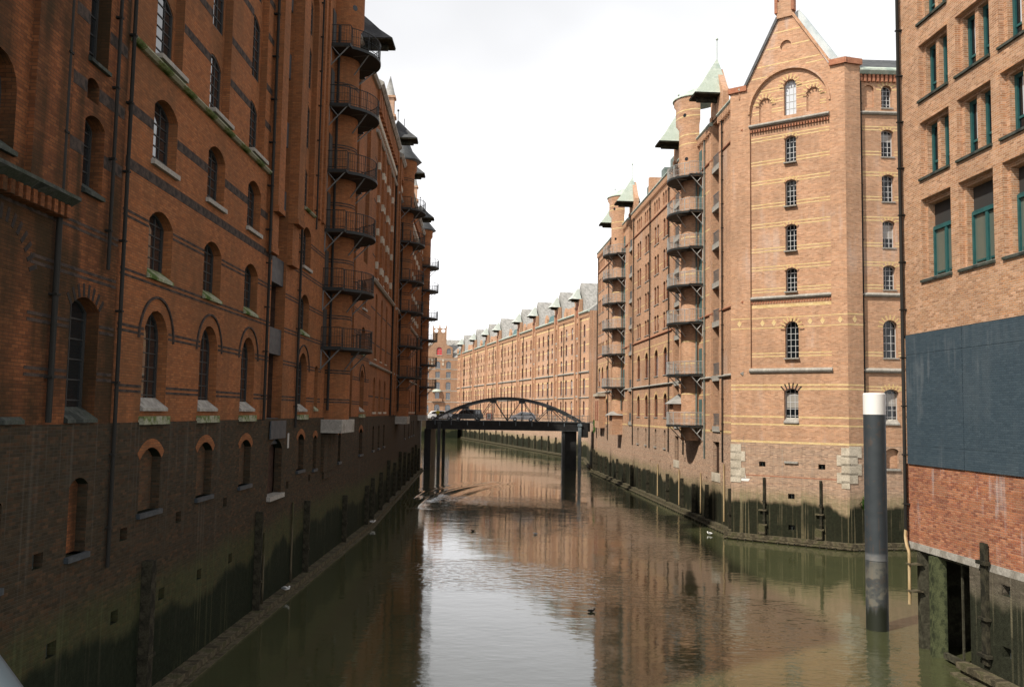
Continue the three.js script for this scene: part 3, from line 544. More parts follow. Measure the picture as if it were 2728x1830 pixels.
  nb.forEach((o, i) => niche(F, o, i === 7 || i === 8 ? M.stainedDimBrick : M.leftFoot, .28, true, i === 7 || i === 8 ? null : M.redBrick, M.bluePanel)); ventBacks(F, vl);
  const ld = F.add('loading_door', once('lowdoor', () => merge([bx(-1.15, -.01, 0, 2.45, 0, .06), bx(.01, 1.15, 0, 2.45, 0, .06)])), M.darkDoor, 40.25, 4.66, -.42);
  part(ld, 'lintel_panel', bx(-1.3, 1.3, 2.5, 3.3, .5, .56), M.bluePanel); part(ld, 'threshold', bx(-1.25, 1.25, -.2, 0, .1, .62), M.stone);
  F.add('corbel_stone', bx(-2.0, 2.0, 7.2, 7.95, .03, 1.2), M.stone, 51.6); F.add('base_niche_frame', merge([bx(-1.7, 1.7, 5.0, 7.1, .031, .2), bx(-1.2, 1.2, 4.6, 5.0, .031, .14)]), M.leftBase, 51.6);
  F.add('sign_plate', bx(-.12, .12, -.35, .35, .035, .06), M.paleIron, 42.4, 7.0);
  quayLedge(F, 16.9, 66.3, .18, M.ledge, false);
  for (const [u, y1, w] of [[26.2, 4.05, .36], [37.5, 4.2, .14], [46.3, 3.8, .16], [56.9, 3.1, .18], [65.6, 3.0, .18]]) fender(F, u, -.9, y1, w, M.timber, .035);
  for (const [u, y0, y1] of [[38.6, .2, 3.2], [43.5, .1, 4.0]]) F.add('downpipe', once('yp' + u, () => bar([0, y0, .12], [0, y1, .12], .05, 7)), M.ledge, u);
  turret(F, 51.6, 7.95, 37.5, M.redBrick, { bands: [8.88, 10.53, 13.66, 16.9, 20.2, 23.6, 27.3].flatMap(y => [[y, .08], [y + .15, .08]]), bm: M.darkBand, levels: [12.0, 15.3, 18.6, 22.0, 25.8, 29.3], sm: M.iron, rm: M.iron, brm: M.greyIron, doorM: M.darkFrame, pipeM: M.pipe, capM: M.darkSlate });
  hood(F, 58.2, 33.2, { m: M.darkSlate, w: 1.9, out: 2.3, h: 2.1, back: .8, fin: 1.0 });
  F.add('dormer', bx(-1.3, 1.3, 33, 37.5, -3, -.3), M.redBrick, 55.2); F.add('dormer_roof', (() => { const g = hoodGeo(3.0, .2, 3, 3.2); return g; })(), M.copper, 55.2, 37.5);
  ledge(F, 16.9, 66, 32.9, .3, .35, M.stone, 'eaves_cornice');
  mass(F, 16.95, 65.98, 33.05, 15, M.redBrick); F.add('roof', (() => { const g = ext(shapeOf([[-15.9, 33.08], [.1, 33.08], [-7.9, 37]]), 49); g.rotateY(-Math.PI / 2); g.translate(65.97, 0, 0); return g; })(), M.darkSlate);
}
// ------------------------------------------------------------------ left bank: the two further warehouses
function leftFar(b, F, u0, u1, tu, bays, gab, slots = [tu - 6.3, tu + 6.3]) {
  const all = [], pc = [u0, ...slots.flatMap(s => [s - 1.1, s + 1.1]), u1];
  for (const c of bays) all.push(op(c, 8.35, 1.5, 2.75, 'semi', 'l'), op(c, 12.5, 1.35, 5.2, 'semi', 'm'));
  for (const c of bays) all.push(op(c, 18.9, 1.3, 9.8, 'point', 't'));
  for (let i = 0; i < pc.length; i += 2) wall(F, 'wall', pc[i], pc[i + 1], 8.05, 33.3, all, M.redBrick);
  const ub = u0 === 0 ? 0 : u0;
  for (const o of all) {
    const hh = o.style === 't';
    windowIn(F, o, { recess: .36, cols: 2, rows: hh ? 9 : 5, fm: M.darkFrame, sill: o.style === 'l' ? 'flat' : 'thin', sm: M.paleStone, bw: hh ? .09 : .04 });
    if (hh) for (const y of [3.0, 6.1]) F.add('spandrel', once('spl', () => bx(-.64, .64, 0, .9, -.3, -.2)), M.redBrick, o.u, o.y + y);
  }
  for (const c of bays) for (const s of [-1.55, 1.55]) { const f = F.add('lisene', once('lis', () => bx(-.16, .16, 18.6, 29.6, 0, .2)), M.redBrick, c + s); part(f, 'stone_block', once('lisb', () => merge([0, 1, 2, 3].map(i => bx(-.17, .17, 19.4 + i * 2.6, 19.95 + i * 2.6, .01, .215)))), M.paleStone); }
  for (let i = 0; i < pc.length; i += 2) {
    const [a, e] = [pc[i], pc[i + 1]];
    ledge(F, a, e, 18.2, .28, .3, M.stone); ledge(F, a, e, 11.9, .2, .2, M.stone); ledge(F, a, e, 29.6, .25, .25, M.stone); ledge(F, a, e, 33.2, .45, .5, M.stone, 'eaves_cornice');
    dentils(F, a, e, 31.6, 1.4, .22, 1.1, M.redBrick); dentils(F, a, e, 30.6, .4, .16, .5, M.paleStone);
    for (const y of [9.5, 13.6, 16.2, 20.2, 24.4, 27.6]) band(F, a, e, y, .12, M.darkBand, all);
  }
  for (const s of slots) { hoist(F, s, 2.2, [8.06, 12.1, 15.3, 18.6, 21.9, 25.4, 28.7], 32, { dm: M.darkDoor, panel: M.bluePanel, rm: null, deep: .75, lm: M.darkDoor }); hood(F, s, 34.6, { m: M.darkSlate, w: 1.8, out: 1.9, h: 1.9, back: .8, fin: 1.0 }); F.add('hoist_gable', once('lfg', () => bx(-1.25, 1.25, 33.3, 34.6, -1.2, -.02)), M.redBrick, s); downpipe(F, s - 1.7, 8, 33, M.pipe, .09); downpipe(F, s + 1.7, 8, 33, M.pipe, .09); for (const q of [-1.4, 1.4]) F.add('pilaster', once('lfp', () => bx(-.22, .22, 8.1, 33, 0, .3)), M.redBrick, s + q); }
  const nb = bays.map(c => op(c, 5.4, 1.1, 1.9, 'seg'));
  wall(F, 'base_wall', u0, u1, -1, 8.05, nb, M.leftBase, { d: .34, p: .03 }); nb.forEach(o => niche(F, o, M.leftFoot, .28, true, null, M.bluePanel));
  quayLedge(F, u0, u1, .18, M.ledge, false);
  for (let u = u0 + 3; u < u1; u += 6.3) fender(F, u, -.9, 3.2 + hash(u | 0, 3), .2, M.timber, .035);
  F.add('corbel_stone', once('csl', () => bx(-2.0, 2.0, 7.2, 7.95, .03, 1.2)), M.stone, tu);
  turret(F, tu, 7.95, 34.2, M.redBrick, { spire: true, bands: [8.88, 10.53, 13.66, 16.9, 20.2, 23.6, 27.3, 32].flatMap(y => [[y, .08], [y + .2, .08]]), bm: M.darkBand, levels: [11.9, 15.0, 18.5, 21.6, 25.5, 28.9], sm: M.iron, rm: M.iron, brm: M.greyIron, doorM: M.darkFrame, pipeM: M.pipe, capM: M.darkSlate });
  for (const u of gab) { const p = F.add('pinnacle', once('pin', () => merge([bx(-.5, .5, 33.2, 36.4, -.5, .5), bx(-.62, .62, 36.4, 36.65, -.62, .62), bx(-.42, .42, 36.65, 38.3, -.42, .42), bx(-.55, .55, 38.3, 38.5, -.55, .55)])), M.orangeBrick, u, 0, -.8); const g = new THREE.ConeGeometry(.72, 2.1, 4); g.rotateY(Math.PI / 4); g.translate(0, 39.55, 0); part(p, 'spire_cap', g, M.slate); }
  mass(F, u0 + .02, u1 - .02, 33.6, 14, M.redBrick);
  F.add('roof', (() => { const g = ext(shapeOf([[-14.9, 33.62], [.1, 33.62], [-7.4, 38.2]]), u1 - u0 - .04); g.rotateY(-Math.PI / 2); g.translate(u1 - .02, 0, 0); return g; })(), M.slate);
}
const LBo = [-10.6, -66], LBt = [-2.9, -71];
{
  const b = thing('brick_warehouse', 'red brick warehouse with pointed blind arches, second on the left bank behind the nearest one', 'warehouse', [-10.6, 0, -66]);
  const F = new Face(b, LBo, LBt); F.wm = M.redBrick;
  leftFar(b, F, .05, 38, 24.4, [3.6, 7.7, 11.8, 35], [17.2, 33]);
}
{
  const b = thing('brick_warehouse', 'farthest red brick warehouse on the left bank, ending at the arched bridge', 'warehouse', [-12.15, 0, -104]);
  const F = new Face(b, LBo, LBt); F.wm = M.redBrick;
  leftFar(b, F, 38.05, 65.5, 59.5, [41.5, 45.5, 49.5, 64.2], [51.2], [53.2]);
}

// ------------------------------------------------------------------ right bank: the gabled corner warehouse
const RF = [4.0, 0], RY = { row: [[17.15, 1.7], [19.95, 1.95], [23.12, 2.05], [26.3, 2.0]] };
function rightWall(F, u0, u1, slots, cols, m, tur) {
  const ops = [], pc = [u0, ...slots.flatMap(s => [s - 1.05, s + 1.05]), u1];
  for (const c of cols) {
    for (const [y, h] of RY.row) for (const s of [-.6, .6]) ops.push(op(c + s, y, .92, h, 'seg', 'pair'));
    ops.push(op(c, 12.5, 1.7, 2.75, 'semi', 'arch'), op(c, 8.28, 1.6, 2.38, 'semi', 'low'));
    for (const s of [-1.0, 0, 1.0]) ops.push(op(c + s, 29.75, .75, 1.35, 'semi', 'attic'));
  }
  for (let i = 0; i < pc.length; i += 2) wall(F, 'wall', pc[i], pc[i + 1], 7.15, 32.3, ops, m);
  for (const o of ops) windowIn(F, o, { recess: .17, cols: o.style === 'pair' ? 1 : 2, rows: o.style === 'attic' ? 2 : 4, fm: M.doorWood, bw: .035, fw: .05, sill: o.style === 'attic' ? null : 'thin', sm: M.stone, vous: o.style === 'arch' || o.style === 'low' ? 'alt' : null, vm: M.yellowBand, vh: .3 });
  for (let i = 0; i < pc.length; i += 2) {
    const a = pc[i], e = pc[i + 1];
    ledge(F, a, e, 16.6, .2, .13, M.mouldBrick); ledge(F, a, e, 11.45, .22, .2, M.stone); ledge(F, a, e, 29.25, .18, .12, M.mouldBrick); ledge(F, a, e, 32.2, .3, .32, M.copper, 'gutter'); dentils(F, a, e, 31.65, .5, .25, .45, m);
    for (const y of a < 1 ? [8.5, 8.0] : [8.55, 10.2, 15.7, 14.6, 18.4, 20.6, 23.8, 27]) band(F, a, e, y, .1, M.yellowBand, ops);
    for (const y of [7.25]) band(F, a, e, y, .16, M.yellowBand, ops);
  }
  return ops;
}
{
  const b = thing('gabled_warehouse', 'orange brick warehouse with a steep gable facing the water, sunlit on the right bank', 'warehouse', [16.6, 0, -63.4]);
  const F = new Face(b, [16.6, -63.4], [.057, 1], -1); F.wm = M.orangeBrick;
  const slots = [6.8, 19.6], cols = [24.4, 28.5, 33.3, 37.6], fl = [7.7, 11.7, 16.0, 19.15, 22.3, 25.4, 28.6];
  rightWall(F, 0, 40, slots, cols, M.orangeBrick);
  for (const s of slots) { hoist(F, s, 2.1, fl, 32.6, { dm: M.doorWood, sm: M.stone, rm: M.greyIron, deep: 1.7 }); for (const q of [-1.35, 1.35]) F.add('pilaster', once('rp', () => bx(-.26, .26, 7.4, 33, 0, .09)), M.orangeBrick, s + q); const g = F.add('hoist_gable', ext(shapeOf([[-1.7, 32.3], [1.7, 32.3], [1.7, 34.2], [0, 36.6], [-1.7, 34.2]]), .5), M.orangeBrick, s, 0, -.55); hood(F, s, 34.3, { w: 2.0, out: 2.0, h: 3.1, back: .9, fin: 1.7 }); }
  turret(F, 13.2, 6.4, 36.1, M.orangeBrick, { bands: [[8.55, .1], [10.3, .1], [12.9, .1], [14.8, .1], [20.6, .1], [23.8, .1]], bm: M.yellowBand, levels: [7.72, 12.0, 16.4, 19.6, 22.8, 25.9, 29.0], sm: M.iron, rm: M.paleIron, brm: M.paleIron, doorM: M.tealDoor });
  // small pyramid-roofed bay standing on the lowest balcony, against the turret
  const kb = F.add('balcony_kiosk', bx(-.75, .75, 7.75, 9.5, .2, 1.65), M.orangeBrick, 14.2, 0, .2); const kg = new THREE.ConeGeometry(1.5, .9, 4); kg.rotateY(Math.PI / 4); kg.translate(0, 9.95, .95); part(kb, 'kiosk_roof', kg, M.slate);
  for (const [u, mm] of [[4.85, M.pipe], [22.6, M.pipe], [31.3, M.pipe], [9.9, M.greenPipe], [16.9, M.pipe]]) downpipe(F, u, 5, 32, mm, .075);
  // foot
  const nb = cols.map(c => op(c, 5.3, .8, 1.8, 'semi')), vl = [[3, 4.9], [9.5, 3.4], [16.5, 4.6], [22, 3.6], [26.5, 3.8], [31, 3.6]], ld = [op(6.8, 4.1, 1.7, 2.4, 'flat'), op(19.6, 4.4, 1.5, 2.2, 'flat')];
  wall(F, 'base_wall', 0, 40, -1, 7.15, [...nb, ...vents(vl), ...ld], M.rightBase, { d: .34, p: .03 });
  nb.forEach(o => niche(F, o, M.darkDoor, .28, true)); ventBacks(F, vl); ld.forEach(o => { const w = F.add('loading_door', once('rld' + o.w, () => merge([bx(-o.w / 2, -.02, 0, o.h, 0, .06), bx(.02, o.w / 2, 0, o.h, 0, .06)])), M.darkDoor, o.u, o.y, -.33); part(w, 'threshold', once('rlt' + o.w, () => bx(-o.w / 2 - .3, o.w / 2 + .3, -.7, -.02, .34, .4)), M.paleStone); });
  quayLedge(F, 1.6, 40, .3);
  for (const [u, y1, w] of [[8.9, 3.0, .14], [13.0, 2.7, .26], [22.6, 2.9, .2], [31.6, 2.7, .18], [36, 2.6, .16], [2.6, 3.2, .24], [17, 2.9, .14]]) fender(F, u, -.9, y1, w);
  for (const [u, y0, y1] of [[4.36, .6, 4.9], [18.2, .4, 3.6], [10.9, .5, 3.8], [27, .4, 3.6]]) F.add('downpipe', once('ryp' + u, () => bar([0, y0, .14], [0, y1, .14], .055, 7)), M.yellowPipe, u);
  // parapet wall across the roof, roof, rear
  F.add('fire_wall', bx(-.3, .3, 32.3, 34.4, -6, .05), M.orangeBrick, 32.2);
  F.add('roof', (() => { const g = ext(shapeOf([[-14.9, 32.5], [.1, 32.5], [-6.5, 36.4]]), 34); g.rotateY(-Math.PI / 2); g.translate(-6, 0, 0); return g; })(), M.slate);
  mass(F, 5, 40, 32.48, 13.5, M.orangeBrick, -1.9);
  for (const u of [23.5, 27.5, 34.8]) F.add('roof_dormer', merge([bx(-.7, .7, 32.5, 34.1, -2.6, -.4)]), M.greenPipe, u);

  // gable face -------------------------------------------------------
  const G = new Face(b, [16.6, -63.4], [6.1, 4.45]); G.wm = M.orangeBrick;
  const W = [op(3.43, 26.45, .8, 1.92, 'seg', 'w'), op(3.43, 23.32, .8, 1.9, 'seg', 'w'), op(3.43, 20.13, .8, 1.9, 'seg', 'w'), op(3.43, 17.25, .8, 1.68, 'seg', 'w'), op(3.44, 12.6, .95, 2.58, 'semi', 'v'), op(3.43, 29.9, .88, 2.58, 'semi', 'blind')];
  const side = [op(1.63, 29.72, .9, 1.72, 'semi'), op(5.05, 29.9, .9, 1.68, 'semi')], oc = op(3.2, 34.55, .8, .8, 'round');
  const L6 = op(3.41, 8.15, 1.0, 2.35, 'seg', 'l'), L7 = op(3.39, 5.5, .78, 1.72, 'seg');
  const panel = op(3.36, 11.95, 5.68, 17.2, 'flat'), arch = op(3.34, 29.6, 5.66, 3.62, 'semi');
  const gt = [[7.25, 33.05], [6.2, 32.95], [3.72, 37.1], [2.62, 37.1], [.28, 32.5], [-.95, 32.3]];
  wall(G, 'gable_wall', -.95, 7.25, 11.6, 32.3, [panel, arch, oc], M.orangeBrick, { d: .16, top: gt });
  wall(G, 'gable_wall', .1, 7.2, 11.6, 32.4, [...W, ...side], M.orangeBrick, { d: .45, p: -.161, top: [[7.2, 32.8], [6.15, 32.8], [3.7, 36.9], [2.65, 36.9], [.3, 32.4], [.1, 32.3]] });
  wall(G, 'gable_wall', -.95, 7.25, 6.68, 11.6, [L6], M.orangeBrick, { d: .5 });
  for (const o of W) windowIn(G, o, { recess: .48, cols: 3, rows: o.style === 'v' ? 6 : 5, fm: o.style === 'blind' ? M.paleIron : M.whiteFrame, gm: o.style === 'blind' ? M.paleBlind : M.darkGlass, fw: .045, bw: .032, sill: o.style === 'blind' ? null : 'thin', sm: M.stone, vous: 'alt', vh: o.style === 'w' ? .22 : .36, p: 0, split: o.style !== 'blind' });
  windowIn(G, L6, { recess: .36, cols: 3, rows: 5, fm: M.whiteFrame, fw: .05, bw: .035, sill: 'slope', sm: M.stone, vous: 'alt', vh: .4, vm: M.darkBand });
  for (const o of side) { niche(G, o, M.orangeBrick, .42, false); windowIn(G, o, { recess: .3, cols: 1, rows: 1, fm: M.orangeBrick, gm: M.orangeBrick, sill: null, vous: 'alt', vh: .3, p: 0 }); }
  for (const y of [28.3, 26.55, 25.1, 23.4, 21.98, 20.2, 18.88, 17.3, 12.72]) dbl(G, .54, 6.18, y, M.yellowBand, W, .22, .075, -.161);
  for (const y of [30.3, 31.0, 31.8]) dbl(G, .7, 5.95, y, M.yellowBand, [...W, ...side, op(.6, 31.2, 1.2, 2, 'flat'), op(6.1, 31.2, 1.2, 2, 'flat')], .2, .075, -.161);
  for (const [y, a, e] of [[36.0, 2.35, 4.25], [34.9, 1.75, 4.9], [33.7, 1.1, 5.6], [32.9, .7, 2.2], [33.3, 4.6, 5.9]]) band(G, a, e, y, .08, M.yellowBand, [oc]);
  for (const y of [10.68, 10.4, 8.47, 7.93, 6.7]) band(G, -.95, 7.25, y, y < 7 ? .14 : .11, M.yellowBand, [L6]);
  for (const [a, e, p] of [[-.95, .5, 0], [.54, 6.18, -.161], [6.22, 7.25, 0]]) for (const y of [15.45, 14.74]) band(G, a, e, y, .07, M.yellowBand, W, p);
  const dia = once('dia', () => { const g = ext(shapeOf([[0, -.24], [.17, 0], [0, .24], [-.17, 0]]), .03); g.translate(0, 0, -.02); return g; });
  for (const [u, p] of [[-.3, 0], [1.34, -.161], [2.17, -.161], [4.7, -.161], [5.55, -.161], [6.77, 0]]) G.add('brick_diamond', dia, M.yellowBand, u, 15.13, p + .008);
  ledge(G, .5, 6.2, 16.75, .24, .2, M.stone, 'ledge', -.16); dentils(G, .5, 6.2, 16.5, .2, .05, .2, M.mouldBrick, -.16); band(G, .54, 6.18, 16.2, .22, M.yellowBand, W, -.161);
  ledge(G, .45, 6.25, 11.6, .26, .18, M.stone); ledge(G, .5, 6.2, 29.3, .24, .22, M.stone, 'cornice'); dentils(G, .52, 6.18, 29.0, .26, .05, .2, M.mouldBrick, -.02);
  G.add('arch_mould', (() => { const s = new THREE.Shape(); s.absarc(0, 0, 2.95, 0, Math.PI, false); s.absarc(0, 0, 2.82, Math.PI, 0, true); return ext(s, .08); })(), M.orangeBrick, 3.34, 30.39, 0);
  // coping of the gable and pinnacle
  const cop = (a, c, m, w) => { const dx = c[0] - a[0], dy = c[1] - a[1], L = Math.hypot(dx, dy), g = bx(0, L, -.02, .16, -w, .14); g.rotateZ(Math.atan2(dy, dx)); G.add('gable_coping', g, m, a[0], a[1]); };
  cop([.2, 32.4], [2.7, 37.1], M.darkSlate, .55); cop([3.65, 37.15], [6.3, 32.9], M.orangeBrick, .3); { const a = [3.72, 37.3], c = [6.5, 32.95], L = Math.hypot(c[0] - a[0], c[1] - a[1]), g = bx(0, L, .0, .42, -2.2, -.32); g.rotateZ(Math.atan2(c[1] - a[1], c[0] - a[0])); G.add('gable_coping', g, M.zincFlash, ...a); const f = bx(0, 1.1, 0, .35, -2.2, -.32); f.rotateZ(-.25); G.add('gable_coping', f, M.zincFlash, 6.4, 33.2); }
  F.add('side_roof', (() => { const g = ext(shapeOf([[-6, 33], [-1.2, 33], [-3.4, 36.3]]), 4.2); g.rotateY(-Math.PI / 2); g.translate(-7.6, 0, 0); return g; })(), M.slate);
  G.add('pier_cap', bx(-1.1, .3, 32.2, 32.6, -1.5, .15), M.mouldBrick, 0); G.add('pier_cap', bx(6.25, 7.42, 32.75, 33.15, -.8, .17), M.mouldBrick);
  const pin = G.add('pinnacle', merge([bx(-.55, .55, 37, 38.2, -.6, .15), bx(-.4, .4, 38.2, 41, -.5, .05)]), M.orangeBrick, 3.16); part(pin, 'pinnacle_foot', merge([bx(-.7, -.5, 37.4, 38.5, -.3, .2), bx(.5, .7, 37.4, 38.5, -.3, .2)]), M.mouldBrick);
  // foot of the gable
  const vl2 = [[1.33, 5.22], [5.45, 5.22], [3.37, 3.12], [3.38, 1.01]];
  G.add('corner_pier', bx(-.95, .3, 6.68, 32.25, -1.5, -.5), M.orangeBrick); G.add('corner_pier', bx(-.96, .3, -1, 6.67, -1.5, -.33), M.rightBase);
  wall(G, 'base_wall', -.95, 7.25, -1, 6.68, [L7, ...vents(vl2)], M.rightBase, { d: .34, p: .02 }); niche(G, L7, M.orangeBrick, .28, true); ventBacks(G, vl2);
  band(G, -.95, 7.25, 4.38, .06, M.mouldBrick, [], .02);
  const quoin = (Fq, u0, u1, y0, y1) => Fq.add('quoin', bx(u0, u1, y0, y1, -.05, .06), M.paleStone);
  [[6.4, 5.9], [5.9, 5.35], [5.35, 4.75], [4.75, 4.2], [4.2, 3.85]].forEach(([t, bt], i) => { quoin(G, -.98, i % 2 ? .1 : -.2, bt + .01, t + .15); quoin(G, i % 2 ? 6.45 : 6.75, 7.28, bt + .01, t + .15); });
  for (const [u, y0] of [[1.5, .4], [5.4, .4]]) { const o = fender(G, u, y0, 4.3, .14, M.timber, .04, .16); for (const q of [bx(-.38, .2, 2.0, 2.1, 0, .2), bx(-.38, .2, 1.0, 1.1, 0, .2), bx(-.35, .1, y0, y0 + .6, 0, .3)]) part(o, 'fender_bracket', q, M.ledge); }
  // painted white boat mark
  const bm = new THREE.Shape([V2(-.4, 0), V2(.4, 0), V2(.28, -.18), V2(-.28, -.18)]), sail = new THREE.Shape([V2(-.25, .05), V2(.1, .05), V2(.02, .6)]);
  G.add('painted_boat_mark', merge([ext(bm, .008), ext(sail, .008)]), M.whitePaint, .05, 4.15, .021);
  quayLedge(G, -1.3, 7.5, .34);
  // the two faces round the corner ------------------------------------
  const c3 = [16.6 + .8079 * 7.25, -63.4 + .5893 * 7.25], K = new Face(b, c3, [.97, -.25]), c4 = [c3[0] + .9684 * 1.2, c3[1] - .2496 * 1.2 - .35], H = new Face(b, c4, [1, -.03]); K.wm = H.wm = M.orangeBrick;
  wall(K, 'wall', 0, 1.2, 6.68, 33.0, [], M.orangeBrick); wall(K, 'base_wall', 0, 1.2, -1, 6.68, [], M.rightBase, { d: .4, p: .02 });
  for (const y of [15.45, 14.74, 10.68, 10.4, 8.47, 7.93, 6.7]) band(K, 0, 1.2, y, y < 7 ? .14 : .09, M.yellowBand); G.b && K.add('brick_diamond', dia, M.yellowBand, .55, 15.13, .008);
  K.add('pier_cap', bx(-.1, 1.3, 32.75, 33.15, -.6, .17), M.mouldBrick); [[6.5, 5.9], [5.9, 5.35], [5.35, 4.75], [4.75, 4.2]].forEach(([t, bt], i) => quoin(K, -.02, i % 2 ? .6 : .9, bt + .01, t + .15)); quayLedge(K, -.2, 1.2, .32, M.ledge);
  const ho = [2.0, 5.5].flatMap(u => [op(u, 26.45, .85, 1.92, 'seg', 'w'), op(u, 23.32, .85, 1.9, 'seg', 'w'), op(u, 20.13, .85, 1.9, 'seg', 'w'), op(u, 17.25, .85, 1.68, 'seg', 'w'), op(u, 12.6, 1.0, 2.58, 'semi', 'v'), op(u, 8.15, 1.0, 2.35, 'seg', 'l'), op(u, 29.9, .75, 1.6, 'semi', 't'), op(u - 1.25, 29.9, .75, 1.6, 'semi', 'n')]);
  wall(H, 'wall', 0, 8, 6.68, 32.2, ho, M.orangeBrick); wall(H, 'base_wall', 0, 8, -1, 6.68, [op(2, 5.2, .85, 1.35, 'seg')], M.rightBase, { d: .34, p: .02 }); niche(H, op(2, 5.2, .85, 1.35, 'seg'), M.orangeBrick, .28, true);
  for (const o of ho) o.style === 'n' ? niche(H, o, M.orangeBrick, .2, false) : windowIn(H, o, { recess: .36, cols: 3, rows: 5, fm: M.whiteFrame, fw: .05, bw: .035, sill: o.style === 'l' ? 'slope' : 'thin', sm: M.stone, vous: 'alt', vh: o.style === 'w' ? .22 : .36 });
  for (const y of [28.3, 26.55, 25.1, 23.4, 21.98, 20.2, 18.88, 17.3, 12.72, 10.4]) dbl(H, 0, 8, y, M.yellowBand, ho, .22, .075);
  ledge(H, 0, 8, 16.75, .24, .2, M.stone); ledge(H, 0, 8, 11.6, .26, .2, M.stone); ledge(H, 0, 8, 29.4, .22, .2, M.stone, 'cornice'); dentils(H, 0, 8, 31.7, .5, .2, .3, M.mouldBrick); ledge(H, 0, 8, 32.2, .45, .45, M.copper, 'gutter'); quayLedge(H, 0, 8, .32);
  downpipe(H, .12, 2.5, 32.3, M.pipe, .08, .14); F.b && H.add('downpipe', bar([0, .6, .2], [0, 3.6, .2], .055, 7), M.yellowPipe, .15);
  H.add('roof', (() => { const g = ext(shapeOf([[-7, 32.5], [.1, 32.6], [-5, 35.4]]), 8); g.rotateY(-Math.PI / 2); g.translate(8, 0, 0); return g; })(), M.darkSlate);
  // solid behind the three faces
  const core = new THREE.Shape([[17.6, -64.3], [22.4, -60.6], [23.5, -60.8], [31, -61.2], [31, -76], [18.4, -76]].map(([x, z]) => V2(x - 16.6, -(z + 63.4)))); const cg = new THREE.ExtrudeGeometry(core, { depth: 33, bevelEnabled: false }); cg.rotateX(-Math.PI / 2); cg.translate(0, -.8, 0); part(b, 'rear_wall', cg, M.orangeBrick);
  G.add('roof', (() => { const g = ext(shapeOf([[.6, 32.3], [6.0, 32.6], [3.2, 36.7]]), 9); g.translate(0, 0, -9.65); return g; })(), M.slate);
  // fern growing from the wall
  const fl2 = []; for (let i = 0; i < 40; i++) { const a = rnd() * 6.28, r = rnd() * .35, g = new THREE.PlaneGeometry(.09, .32); g.rotateX(-.5 - rnd()); g.rotateY(a); g.translate(Math.cos(a) * r, rnd() * .7, Math.abs(Math.sin(a) * r)); fl2.push(g); }
  K.add('wall_fern', merge(fl2), M.plant, 1.0, 2.6, .1);
}
{ // next warehouse along the right bank
  const o0 = [16.6 - .0569 * 40.03, -63.4 - 40.03 * .9984], b = thing('brick_warehouse', 'orange brick warehouse with a balcony turret beside the right end of the bridge', 'warehouse', [o0[0], 0, o0[1]]);
  const F = new Face(b, [16.6, -63.4], [.057, 1], -1); F.wm = M.orangeBrick;
  const slots = [42.4, 54.6], cols = [59.5, 63.5, 66.3];
  rightWall(F, 40.03, 68, slots, cols, M.orangeBrick);
  for (const s of slots) { hoist(F, s, 2.1, [7.7, 11.7, 16.0, 19.15, 22.3, 25.4, 28.6], 32.6, { dm: M.doorWood, deep: 1.7 }); for (const q of [-1.35, 1.35]) F.add('pilaster', once('rp', () => 0), M.orangeBrick, s + q); F.add('hoist_gable', ext(shapeOf([[-1.7, 32.3], [1.7, 32.3], [1.7, 34.2], [0, 36.6], [-1.7, 34.2]]), .5), M.orangeBrick, s, 0, -.55); hood(F, s, 34.0, { w: 2.0, out: 2.0, h: 3.1, back: .9, fin: 1.7 }); }
  turret(F, 48.5, 8.6, 36.0, M.orangeBrick, { bands: [[10.3, .1], [12.9, .1], [14.8, .1], [20.6, .1], [23.8, .1]], bm: M.yellowBand, levels: [11.9, 16.0, 19.2, 22.4, 25.5, 28.6], sm: M.iron, rm: M.paleIron, brm: M.paleIron, doorM: M.tealDoor });
  F.add('balcony_kiosk', bx(-1.1, 1.1, 6.0, 8.4, .03, 1.3), M.orangeBrick, 48.5); F.add('kiosk_roof', (() => { const g = new THREE.ConeGeometry(1.9, .9, 4); g.rotateY(Math.PI / 4); g.translate(0, 8.85, .5); return g; })(), M.slate, 48.5);
  const bay = F.add('bay_window', bx(-1.9, 1.9, 6.6, 11.0, .03, .9), M.orangeBrick, 62.5); part(bay, 'bay_roof', bx(-2.1, 2.1, 11.0, 11.35, .03, 1.15), M.paleStone); part(bay, 'bay_lights', merge([bx(-1.4, -.4, 7.6, 10.4, .88, .92), bx(.3, 1.3, 7.6, 10.4, .88, .92)]), M.doorWood);
  for (const u of [40.5, 58.0, 67.6]) downpipe(F, u, 5, 32, M.pipe, .075);
  const nb = cols.map(c => op(c, 5.3, .8, 1.75, 'semi'));
  wall(F, 'base_wall', 40.03, 68, -1, 7.15, nb, M.rightBase, { d: .34, p: .03 }); nb.forEach(o => niche(F, o, M.darkDoor, .28, false));
  quayLedge(F, 40.03, 68, .3); for (const [u, y1] of [[40.5, 2.7], [45, 2.6], [50, 2.9], [58.9, 2.75], [63, 2.6], [67, 3]]) fender(F, u, -.9, y1, .2);
  F.add('roof', (() => { const g = ext(shapeOf([[-14.9, 32.5], [.1, 32.5], [-6.5, 36.4]]), 28); g.rotateY(-Math.PI / 2); g.translate(-40.03, 0, 0); return g; })(), M.slate); mass(F, 40.05, 67.95, 32.48, 13.5, M.orangeBrick, -1.9);
}

